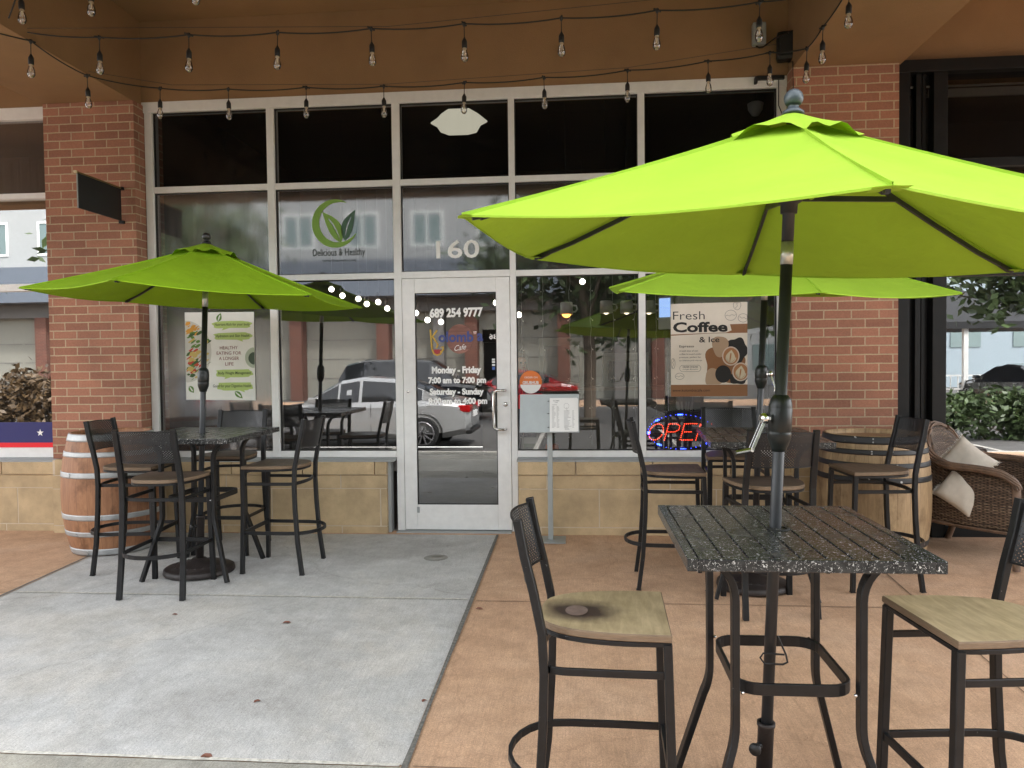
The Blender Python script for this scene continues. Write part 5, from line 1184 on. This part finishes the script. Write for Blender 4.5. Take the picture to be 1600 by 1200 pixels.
o = thing('orange_pot', 'small orange plant pot behind the glass, right of the menu stand post', 'plant pot', (-.225, .19, .602)); MB().lathe([(0, .0), (.045, 0), (.058, .03), (.062, .07), (.056, .11), (.05, .112), (.045, .10), (0, .10)], 24).obj('pot', flat('orange_glaze', (.62, .12, .025), .3), o)
m = MB(); rnd = random.Random(2)
for k in range(40):
    a = rnd.uniform(0, 6.28); r = rnd.uniform(.0, .06); z = rnd.uniform(.10, .19); s = rnd.uniform(.012, .022); d = Vector((math.cos(a), math.sin(a), rnd.uniform(-.3, .6)))*s; e = d.cross(Vector((0, 0, 1))).normalized()*s*.4; c = Vector((r*math.cos(a), r*math.sin(a), z)); m.add([c-d, c+e, c+d, c-e], [(0, 1, 2, 3)])
m.obj('plant_leaves', flat('pot_plant', (.08, .14, .04)), o)
o = thing('card_holder', 'white framed card holder on the ledge below the grey menu panel', 'card holder', (-.415, .17, .602)); MB().rbox(-.07, .07, 0, .05, 0, .17, .004).obj('holder', flat('holder_white', (.5, .52, .48)), o); MB().box(-.05, .05, -.002, -.0005, .02, .12).obj('card', flat('card_green', (.30, .36, .28)), o); m = MB(); text(m, 'MENU', -.035, .035, .07, .09, -.003, .01); m.obj('card_print', 'greyink', o)
o = thing('cutlery_cup', 'black cup of white plastic cutlery above the open sign', 'cutlery holder', (.905, .24, .602)); MB().lathe([(0, 0), (.07, 0), (.08, .40), (.075, .40), (.06, .02)], 20).obj('cup', 'black', o); m = MB()
for k in range(12): a = 2.4*k; m.bar([(.03*math.cos(a), .03*math.sin(a), .3), (.07*math.cos(a), .05*math.sin(a), .465)], .012, .004)
m.obj('cutlery', flat('cutlery_white', (.7, .7, .68)), o)
o = thing('service_counter', 'dark counter inside the cafe right of the door', 'counter', (.4, 3.2, 0)); MB().rbox(-1.6, 1.6, 0, .5, .01, 1.05, .01).obj('counter_front', flat('counter_grey', (.18, .17, .15)), o); MB().rbox(-1.7, 1.7, -.05, .55, 1.051, 1.09, .005).obj('counter_top', flat('counter_wood', (.25, .2, .14)), o)
for i, (x, w) in enumerate(((-.2, 'left'), (.6, 'right'))):
    o = thing('display_cabinet', ['pale cabinet on the counter seen through the window by the door', 'smaller pale cabinet on the counter behind the slim mullion'][i], 'cabinet', (x, 3.4, 1.092)); MB().rbox(-.28, .28, -.15, .15, 0, .62-.2*i, .01).obj('cabinet_body', flat('cabinet_pale', (.26, .27, .22)), o); MB().box(-.22, .22, -.156, -.151, .06, .52-.2*i).obj('cabinet_window', 'gloss_black', o)

# ================================================================== THE STREET BEHIND THE VIEWER (seen mirrored in the glass)
M['car_glass'] = mat('car_window_glass', (.012, .014, .016), .05, coat=.5); M['tyre'] = mat('tyre_rubber', (.012, .012, .012), .8); M['alloy'] = mat('alloy_wheel', (.30, .30, .31), .35, .8)
M['head_l'] = mat('headlamp', (.7, .7, .7), .1); M['tail_l'] = mat('tail_lamp', (.45, .01, .012), .15)
def make_car(label, loc, rz, paint, Lc=4.7, Hc=1.45, suv=False, plate=None):
    t = thing('parked_car', label, 'car', loc, rz, 'cars in the street behind the viewer'); h = Lc/2; hk = Hc/1.45
    # stations: x, z bottom, bonnet/belt z, roof z (None = no cabin), half width
    if suv: st = [(-h, .42, .80, .82, .70), (-h+.08, .30, .92, 1.15, .80), (-h+.30, .24, .98, 1.48, .87), (-h+.9, .20, 1.0, 1.60, .91), (0, .20, 1.0, 1.62, .92), (.55, .20, .99, 1.57, .92), (.95, .20, .98, 1.36, .92), (1.35, .22, .97, 1.02, .91), (h-.45, .24, .90, .92, .88), (h-.12, .30, .78, .80, .80), (h, .42, .62, .63, .66)]
    else: st = [(-h, .45, .78, .79, .66), (-h+.10, .30, .92, .94, .78), (-h+.55, .22, .98, 1.02, .86), (-h+.95, .20, .97, 1.24, .89), (-h+1.45, .20, .95, 1.40, .90), (-.1, .20, .93, 1.45, .90), (.35, .20, .92, 1.38, .90), (.75, .20, .91, 1.16, .90), (1.12, .21, .90, .93, .90), (h-.5, .24, .80, .82, .86), (h-.12, .30, .68, .70, .78), (h, .42, .58, .59, .62)]
    body = MB(); win = MB(); ring = []
    for x, zb, zl, zr, w in st:
        zl *= hk; zr *= hk; c = max(0, zr-zl); wi = w-.30*min(1, c/.45)*.75-.03
        ring.append([(x, 0, zb), (x, w*.8, zb), (x, w, zb+.12), (x, w+.015, (zb+zl)/2), (x, w, zl-.10), (x, w-.045, zl), (x, wi+.03, zr-.05*min(1, c*4)), (x, wi-.12, zr), (x, 0, zr+.015)])
    n = len(ring[0])
    for i in range(len(ring)-1):
        for j in range(n-1):
            a, b, c_, d = ring[i][j], ring[i+1][j], ring[i+1][j+1], ring[i][j+1]
            cab = (a[2]-0 > 0 and j == 5 and min(ring[i][6][2]-ring[i][5][2], ring[i+1][6][2]-ring[i+1][5][2]) > .06)
            tgt = body
            tgt.add([a, b, c_, d], [(0, 1, 2, 3)], True); mr = [(p[0], -p[1], p[2]) for p in (a, b, c_, d)]; tgt.add(mr, [(3, 2, 1, 0)], True)
            if cab:
                def inset(P, k): c0 = Vector((sum(p[0] for p in P)/4, sum(p[1] for p in P)/4, sum(p[2] for p in P)/4)); return [(Vector(p)*(1-k)+c0*k)+Vector((0, .008 if P[0][1] > 0 else -.008, .002)) for p in P]
                win.add(inset((a, b, c_, d), .10), [(0, 1, 2, 3)]); win.add(inset(mr, .10), [(0, 1, 2, 3)])
            # wind screens: faces of the roof strips that slope steeply
            if j in (6, 7):
                dz = abs(ring[i+1][7][2]-ring[i][7][2]); 
                if dz > .12: 
                    q = [Vector(p)+Vector((0, 0, .006)) for p in (a, b, c_, d)]; win.add(q, [(0, 1, 2, 3)]); win.add([Vector((p.x, -p.y, p.z)) for p in q], [(0, 1, 2, 3)])
    body.add([p for p in ring[0]]+[(p[0], -p[1], p[2]) for p in ring[0][::-1]], [tuple(range(2*n))]); body.add([p for p in ring[-1]]+[(p[0], -p[1], p[2]) for p in ring[-1][::-1]], [tuple(range(2*n))])
    bo = body.obj('body', paint, t); win.obj('windows', 'car_glass', bo)
    wr = .36 if suv else .33
    for x in (-h+.95, h-.92):
        for s in (-1, 1):
            yw = s*(st[4][4]-.03); a = MB(); a.lathe([(0, .0), (wr+.07, .0), (wr+.07, .055)], 24, (x, yw-s*.01, wr), (0, s, 0)); a.obj('wheel_arch', 'black', bo)
            wl = MB().lathe([(0, .0), (wr*.9, .0), (wr, .02), (wr, .07), (wr*.92, .085), (wr*.7, .08)], 28, (x, yw, wr), (0, s, 0)).obj('wheel', 'tyre', t)
            rm = MB(); 
            for k in range(10): aa = 2*math.pi*k/10; rm.bar([(x, yw+s*.082, wr), (x+wr*.72*math.cos(aa), yw+s*.082, wr+wr*.72*math.sin(aa))], .03, .02, up=(0, 1, 0))
            rm.lathe([(wr*.66, .078), (wr*.74, .078), (wr*.74, .086), (wr*.66, .086)], 28, (x, yw, wr), (0, s, 0)); rm.obj('rim', 'alloy', wl)
    for s in (-1, 1):
        MB().rbox(h-.30, h-.06, s*.52-.16, s*.52+.16, .60*hk, .70*hk, .03).obj('headlight', 'head_l', t); MB().rbox(-h-.005, -h+.28, s*.60-.20, s*.60+.20, .74*hk, .88*hk, .03).obj('tail_light', 'tail_l', t)
        m = MB(); m.rbox(.70, .90, s*(.90)+(.06 if s > 0 else -.22), s*.90+(.22 if s > 0 else -.06), .94*hk, 1.06*hk, .03); m.obj('wing_mirror', paint, t)
        for xx in (-.35, .75): 
            m = MB(); m.box(xx, xx+.008, s*(.905 if not suv else .925)-.006, s*(.905 if not suv else .925)+.006, .35, .92*hk); m.obj('door_gap', 'black', bo)
        m = MB()
        for xx in (-.2, -1.15): m.rbox(xx, xx+.16, s*.93-.012, s*.93+.012, .80*hk, .83*hk, .005)
        m.obj('door_handle', 'alloy', bo)
    MB().rbox(-h-.015, -h+.01, -.26, .26, .62*hk, .74*hk, .004).obj('number_plate', 'paper', t)
    MB().rbox(-h-.02, -h+.1, -.72, .72, .30, .38, .02).obj('bumper', 'black', t)
    return t
P_silver = mat('silver_car_paint', (.42, .43, .43), .22, .25, var=.02, coat=.8); P_black = mat('black_car_paint', (.012, .014, .018), .12, var=.02, coat=1.); P_red = mat('red_car_paint', (.30, .012, .015), .15, var=.02, coat=1.)
P_grey = mat('grey_car_paint', (.20, .21, .22), .2, .4, var=.02, coat=.8)
make_car('silver saloon parked at the kerb, mirrored in the window and door glass', (-4.55, -9.75, RZ), R(180), P_silver, 4.75, 1.47)
make_car('black estate car parked beyond the silver one, mirrored in the door glass', (-5.0, -17.3, RZ), R(0), P_black, 4.8, 1.66, True)
make_car('bright red car parked farthest away, mirrored at the right of the door glass', (-2.2, -20.6, RZ), R(180), P_red, 4.4, 1.45)
make_car('grey saloon parked farther left, mirrored in the fogged window', (-12.5, -14.5, RZ), R(180), P_grey, 4.7, 1.45)
make_car('white hatchback mirrored in the shop window at the far left', (-15.5, -20.5, RZ), R(180), mat('white_car_paint', (.72, .72, .72), .2, coat=.8), 4.4, 1.5)
make_car('black saloon seen from behind, mirrored in the dark shopfront on the right', (15.2, -21.5, RZ), R(-96), P_black, 4.8, 1.46)

def leaf_cloud(mb, c, rad, n, ls, rnd, clumps=22, flat_=.9):
    cl = []
    for k in range(clumps):
        while True:
            v = Vector((rnd.uniform(-1, 1), rnd.uniform(-1, 1), rnd.uniform(-1, 1)))
            if .25 < v.length < 1: break
        cl.append(Vector(c)+Vector((v.x*rad[0], v.y*rad[1], v.z*rad[2])))
    for k in range(n):
        q = rnd.choice(cl); s = min(rad)*.26; p = q+Vector((rnd.gauss(0, s), rnd.gauss(0, s), rnd.gauss(0, s*.8)))
        d = Vector((rnd.uniform(-1, 1), rnd.uniform(-1, 1), rnd.uniform(-.8, .8))).normalized(); e = d.cross(Vector((rnd.uniform(-1, 1), rnd.uniform(-1, 1), rnd.uniform(-1, 1)))).normalized(); L_ = ls*1.5*rnd.uniform(.6, 1.3)
        mb.add([p-d*L_, p+e*L_*.45, p+d*L_, p-e*L_*.45], [(0, 1, 2, 3)])
M['leaf1'] = mat('oak_leaves', (.055, .085, .028), .5, var=.5, nscale=1.5); M['leaf2'] = mat('hedge_leaves', (.040, .068, .018), .5, var=.5, nscale=3); M['leaf3'] = mat('croton_leaves', (.075, .045, .018), .5, var=.7, nscale=6); M['bark'] = mat('bark', (.12, .09, .065), .9, var=.3)
def make_tree(label, loc, trunk, rad, hc, n, ls, seed, lm='leaf1'):
    rnd = random.Random(seed); t = thing('street_tree', label, 'tree', loc, 0, 'trees along the street')
    m = MB(); top = Vector((rnd.uniform(-.2, .2), rnd.uniform(-.2, .2), hc-.3*rad[2]))
    m.tube([(0, 0, -.05), (.03, .02, hc*.4), tuple(top)], trunk, 10); m.obj('trunk', 'bark', t)
    b = MB()
    for k in range(9):
        a = 2*math.pi*k/9+rnd.uniform(-.3, .3); s0 = top*rnd.uniform(.6, .98); e = Vector((rad[0]*.75*math.cos(a), rad[1]*.75*math.sin(a), hc+rnd.uniform(-.3, .5)*rad[2])); b.tube([s0, s0.lerp(e, .5)+Vector((0, 0, .25)), e], trunk*.33, 6)
    b.obj('limbs', 'bark', t); c = MB(); leaf_cloud(c, (0, 0, hc), rad, n, ls, rnd); c.obj('crown', lm, t); return t
make_tree('leafy oak mirrored in the window right of the door', (.3, -13.6, RZ), .16, (2.6, 2.0, 1.9), 4.6, 5200, .10, 1)
make_tree('second oak mirrored above the coffee poster', (5.6, -15.0, RZ), .16, (2.8, 2.2, 2.0), 4.9, 4600, .11, 2)
make_tree('tree mirrored in the fogged left window', (-10.5, -12.6, RZ), .15, (2.2, 2.0, 1.9), 4.9, 3600, .11, 3)
make_tree('dark tree mirrored at the top of the black shopfront', (15.0, -17.0, RZ), .18, (4.4, 2.4, 2.3), 5.4, 9000, .15, 4)
make_tree('tree mirrored in the shop window at the far left edge', (-27, -22, RZ), .18, (2.4, 2.2, 2.6), 3.9, 3600, .12, 6)
def make_shrub(label, loc, rad, n, ls, seed, lm, name='hedge', cat='hedge'):
    rnd = random.Random(seed); t = thing(name, label, cat, loc); c = MB(); leaf_cloud(c, (0, 0, rad[2]), rad, n, ls, rnd, 120); c.obj('leaves', lm, t); b = MB()
    for k in range(10): a = rnd.uniform(0, 6.28); b.tube([(rad[0]*.5*rnd.uniform(-1, 1), 0, 0), (rad[0]*.8*rnd.uniform(-1, 1), rad[1]*.6*math.sin(a), rad[2]*1.2)], .012, 5)
    b.obj('stems', 'bark', t); return t
make_shrub('long low green hedge mirrored in the black shopfront', (9.9, -10.6, RZ), (2.9, .55, .50), 11000, .055, 11, 'leaf2')
make_shrub('pale green shrub in front of the mirrored black saloon', (15.4, -15.2, RZ), (2.2, .7, .45), 4000, .07, 12, 'leaf2', 'shrub', 'shrub')
make_shrub('red and orange leaved shrub mirrored at the far left', (-11.7, -9.3, RZ), (1.1, .6, .85), 4500, .055, 13, 'leaf3', 'shrub', 'shrub')
m = MB(); m.tube([(0, 0, 0), (0, 0, 7)], .075, 12); m.lathe([(.12, 0), (.12, .3), (.08, .34)], 12); lp = thing('lamp_post', 'grey lamp post mirrored in the black shopfront', 'lamp post', (11.9, -14.2, RZ)); m.obj('post', 'alu_dark', lp); MB().bar([(0, 0, 6.8), (.9, 0, 7.0)], .06, .06).rbox(.8, 1.3, -.12, .12, 6.95, 7.07, .02).obj('lantern', 'alu_dark', lp)
# dark roofed pavilion with white railings
gz = thing('pavilion', 'dark roofed open pavilion with white railings mirrored in the black shopfront', 'pavilion', (15.5, -25.5, RZ))
m = MB(); m.add([(-4.2, -2.5, 3.0), (4.2, -2.5, 3.0), (4.2, 2.5, 3.0), (-4.2, 2.5, 3.0), (-1.6, 0, 4.3), (1.6, 0, 4.3), (-4.2, -2.5, 2.75), (4.2, -2.5, 2.75), (4.2, 2.5, 2.75), (-4.2, 2.5, 2.75)], [(0, 1, 5, 4), (1, 2, 5), (2, 3, 4, 5), (3, 0, 4), (6, 7, 1, 0), (7, 8, 2, 1), (8, 9, 3, 2), (9, 6, 0, 3), (6, 7, 8, 9)]); m.obj('roof', flat('dark_roof_sheet', (.02, .021, .023), .8), gz)
for x in (-3.9, -1.3, 1.3, 3.9): MB().box(x-.08, x+.08, 2.2, 2.36, 0, 2.75).obj('post', 'paper', gz)
m = MB()
for z in (.5, 1.0): m.box(-3.9, 3.9, 2.26, 2.30, z, z+.06)
for k in range(30): m.box(-3.9+.26*k, -3.87+.26*k, 2.265, 2.295, 0, 1.0)
m.obj('railing', 'paper', gz)
# building across the road
fb = thing('facing_building', 'pale three storey building with brick columns across the road, mirrored in the glass', 'building', (0, -28.5, RZ)); fw = flat('pale_render_wall', (.29, .30, .30), .8); fbl = flat('blue_grey_band', (.10, .12, .15), .7); fdk = flat('dark_band', (.13, .125, .12), .7); fpan = flat('beige_panel', (.22, .22, .19), .7)
M['far_brick'] = brick_mat('far_brick', (.13, .045, .03), (.10, .035, .025), (.16, .13, .10), bump=.2)
zo = -RZ
MB().box(-34, 7.5, -8, -.4, 0, 3.9+zo).obj('ground_floor_wall', fpan, fb)
m = MB()
for k in range(20):
    for z in (1.0, 1.9, 2.8): m.box(-33+2.05*k, -31.1+2.05*k, -.402, -.38, z, z+.03)
m.obj('panel_joint', fdk, fb)
MB().box(-34, 7.5, -.39, .05, 3.7+zo, 4.35+zo).obj('lintel', fdk, fb); MB().box(-34, 7.5, -.5, 1.2, 4.36+zo, 6.0+zo).obj('blue_canopy', fbl, fb)
MB().box(-34, 7.5, -8, .3, 6.01+zo, 11.5).obj('upper_wall', fw, fb)
for x in (-30, -25.5, -21.3, -17.2, -13.0, -8.9, -4.8, -.6, 3.6): MB().box(x-.28, x+.28, -.38, .35, 0, 3.69+zo).obj('brick_column', 'far_brick', fb)
for x in (-6.3, 1.9): MB().box(x-.24, x+.24, -.38, .3, 0, 3.69+zo).obj('dark_column', fdk, fb)
for k in range(13):
    x = -31.5+3.0*k; w = MB(); w.box(x, x+1.5, .30, .345, 7.1, 8.7).obj('window', 'paper', fb) if False else None
    fr_ = MB(); 
    for bx in ((x, x+.09, 7.0, 8.6), (x+1.41, x+1.5, 7.0, 8.6), (x+.7, x+.78, 7.0, 8.6), (x+.09, x+1.41, 7.0, 7.09), (x+.09, x+1.41, 8.51, 8.6)): fr_.box(bx[0], bx[1], .302, .36, bx[2], bx[3])
    f_ = fr_.obj('window', 'paper', fb); MB().box(x+.09, x+1.41, .3005, .312, 7.09, 8.51).obj('pane', flat('far_pane', (.12, .17, .17), .1), f_)
dd = MB(); dd.box(-4.3, -3.1, -.378, -.33, 0, 2.6); o = dd.obj('shop_door', 'gloss_black', fb)
m = MB(); text(m, '136', 0, .5, 0, .26, 0, .02); o2 = m.obj('door_number', 'white', fb); o2.location = (-3.55, -.32, 2.75); o2.rotation_euler = (0, 0, math.pi)
MB().box(-4.35, -3.05, -.377, -.335, 2.62, 3.2).obj('door_fanlight', 'gloss_black', fb)
pb = thing('pale_blue_building', 'pale blue grey building mirrored at the right edge of the black shopfront', 'building', (24, -38, RZ)); MB().box(-8, 22, -8, 0, 0, 9.0).obj('wall', flat('pale_blue_wall', (.22, .27, .30), .7), pb)
for k in range(8): MB().box(-6.8+3.3*k, -5.2+3.3*k, .002, .05, 2.2, 4.2).obj('window', 'far_pane', pb)
wb = thing('distant_house', 'low distant white house between the two mirrored buildings', 'building', (12.2, -44, RZ)); MB().box(-3.5, 3.5, -6, 0, 0, 5).obj('wall', fw, wb); MB().add([(-4, -6.4, 5.0), (4, -6.4, 5.0), (4, .4, 5.0), (-4, .4, 5.0), (0, -6.4, 6.6), (0, .4, 6.6)], [(0, 1, 4), (3, 2, 5), (0, 3, 5, 4), (1, 2, 5, 4), (0, 1, 2, 3)]).obj('roof', 'far_brick', wb); MB().box(-1, 1, .002, .05, 1, 2.6).obj('window', 'far_pane', wb)

# ================================================================== PERSON INSIDE THE CAFE
def make_person(label, loc, rz, hgt=1.52):
    k = hgt/1.65; J = [(0, 0, .93), (0, 0, 1.12), (0, .01, 1.33), (0, .0, 1.45), (0, -.01, 1.52)]
    V_ = {'pel': (0, 0, .93, .125, .095), 'wai': (0, 0, 1.08, .105, .08), 'che': (0, .0, 1.28, .13, .095), 'nek': (0, .01, 1.40, .05, .05), 'nk2': (0, 0, 1.45, .046, .048), 'hd1': (0, -.012, 1.50, .062, .075), 'hd2': (0, -.01, 1.56, .070, .085), 'hd3': (0, -.0, 1.61, .052, .06)}
    for s, n_ in ((-1, 'l'), (1, 'r')):
        V_.update({'hip'+n_: (s*.085, 0, .88, .085, .085), 'kne'+n_: (s*.10, -.01, .48, .055, .055), 'ank'+n_: (s*.105, .02, .08, .038, .038), 'toe'+n_: (s*.115, -.13, .03, .035, .026),
                   'sho'+n_: (s*.17, .01, 1.335, .055, .055), 'elb'+n_: (s*.215, .02, 1.06, .038, .038), 'wri'+n_: (s*.19, -.14, .95, .024, .024), 'pal'+n_: (s*.175, -.20, .94, .026, .016)})
        for f in range(4): V_['f%d%s' % (f, n_)] = (s*(.195-.016*f), -.245, .935-.002*f, .009, .009); V_['g%d%s' % (f, n_)] = (s*(.193-.016*f), -.285+.006*abs(f-1), .915, .008, .008)
        V_['th'+n_] = (s*.145, -.205, .945, .010, .010); V_['t2'+n_] = (s*.13, -.24, .94, .009, .009)
    Ed = [('pel', 'wai'), ('wai', 'che'), ('che', 'nek'), ('nek', 'nk2'), ('nk2', 'hd1'), ('hd1', 'hd2'), ('hd2', 'hd3')]
    for n_ in 'lr':
        Ed += [('pel', 'hip'+n_), ('hip'+n_, 'kne'+n_), ('kne'+n_, 'ank'+n_), ('ank'+n_, 'toe'+n_), ('che', 'sho'+n_), ('sho'+n_, 'elb'+n_), ('elb'+n_, 'wri'+n_), ('wri'+n_, 'pal'+n_), ('pal'+n_, 'th'+n_), ('th'+n_, 't2'+n_)]
        for f in range(4): Ed += [('pal'+n_, 'f%d%s' % (f, n_)), ('f%d%s' % (f, n_), 'g%d%s' % (f, n_))]
    ks = list(V_); me = bpy.data.meshes.new('person'); me.from_pydata([tuple(c*k for c in V_[q][:3]) for q in ks], [(ks.index(a), ks.index(b)) for a, b in Ed], [])
    o = bpy.data.objects.new('person', me); COL.objects.link(o); o.location = loc; o.rotation_euler = (0, 0, rz)
    sk = o.modifiers.new('skin', 'SKIN')
    if not me.skin_vertices: me.attributes  # skin layer is made with the modifier below
    if not me.skin_vertices:
        bm = bmesh.new(); bm.from_mesh(me); bm.verts.layers.skin.verify(); bm.to_mesh(me); bm.free()
    for i, q in enumerate(ks): me.skin_vertices[0].data[i].radius = (V_[q][3]*k, V_[q][4]*k); me.skin_vertices[0].data[i].use_root = (q == 'pel')
    sb = o.modifiers.new('sub', 'SUBSURF'); sb.levels = 2; sb.render_levels = 2; me.materials.append(flat('skin', (.42, .26, .18), .5))
    tag(o, label, 'person')
    def part(nm, mb, mt): x = mb.obj(nm, mt, o); return x
    h = MB(); vs = []
    h.lathe([(.001, .13*k), (.05*k, .125*k), (.085*k, .08*k), (.098*k, .02*k), (.098*k, -.06*k), (.105*k, -.16*k), (.10*k, -.26*k), (.06*k, -.28*k)], 20, (0, .022*k, 1.545*k), None, True, R(-30), R(210)); part('hair', h, flat('dark_hair', (.035, .022, .016), .45))
    c = MB(); c.lathe([(.13*k, .86*k), (.135*k, .98*k), (.122*k, 1.08*k), (.15*k, 1.22*k), (.155*k, 1.30*k), (.12*k, 1.375*k), (.062*k, 1.41*k)], 24)
    c.v = [(x*1.18, y*.86, z) for x, y, z in c.v]; part('sweater', c, flat('plum_cloth', (.045, .03, .075), .9))
    for s in (-1, 1): MB().tube([(s*.165*k, .01, 1.345*k), (s*.195*k, .018, 1.2*k), (s*.217*k, .02, 1.06*k), (s*.20*k, -.07, .995*k), (s*.19*k, -.13, .955*k)], .058*k, 12).obj('sleeve', 'plum_cloth', o)
    for s in (-1, 1): MB().tube([(s*.075*k, 0, .90*k), (s*.10*k, -.008, .50*k), (s*.105*k, .015, .10*k)], .088*k, 14).obj('trouser_leg', flat('dark_denim', (.02, .025, .04), .9), o)
    e = MB()
    for s in (-1, 1): e.sphere((s*.028*k, -.083*k, 1.545*k), .011*k, 6)
    part('eye', e, 'ink'); m_ = MB(); m_.sphere((0, -.098*k, 1.52*k), .012*k, 6, 1.4); part('nose', m_, 'skin'); m_ = MB(); m_.rbox(-.022*k, .022*k, -.092*k, -.080*k, 1.484*k, 1.494*k, .003); part('mouth', m_, flat('lips', (.3, .08, .07)))
    return o
make_person('woman with long dark hair in a plum top standing inside, just right of the door', (-.60, 1.7, .005), R(25), 1.50)
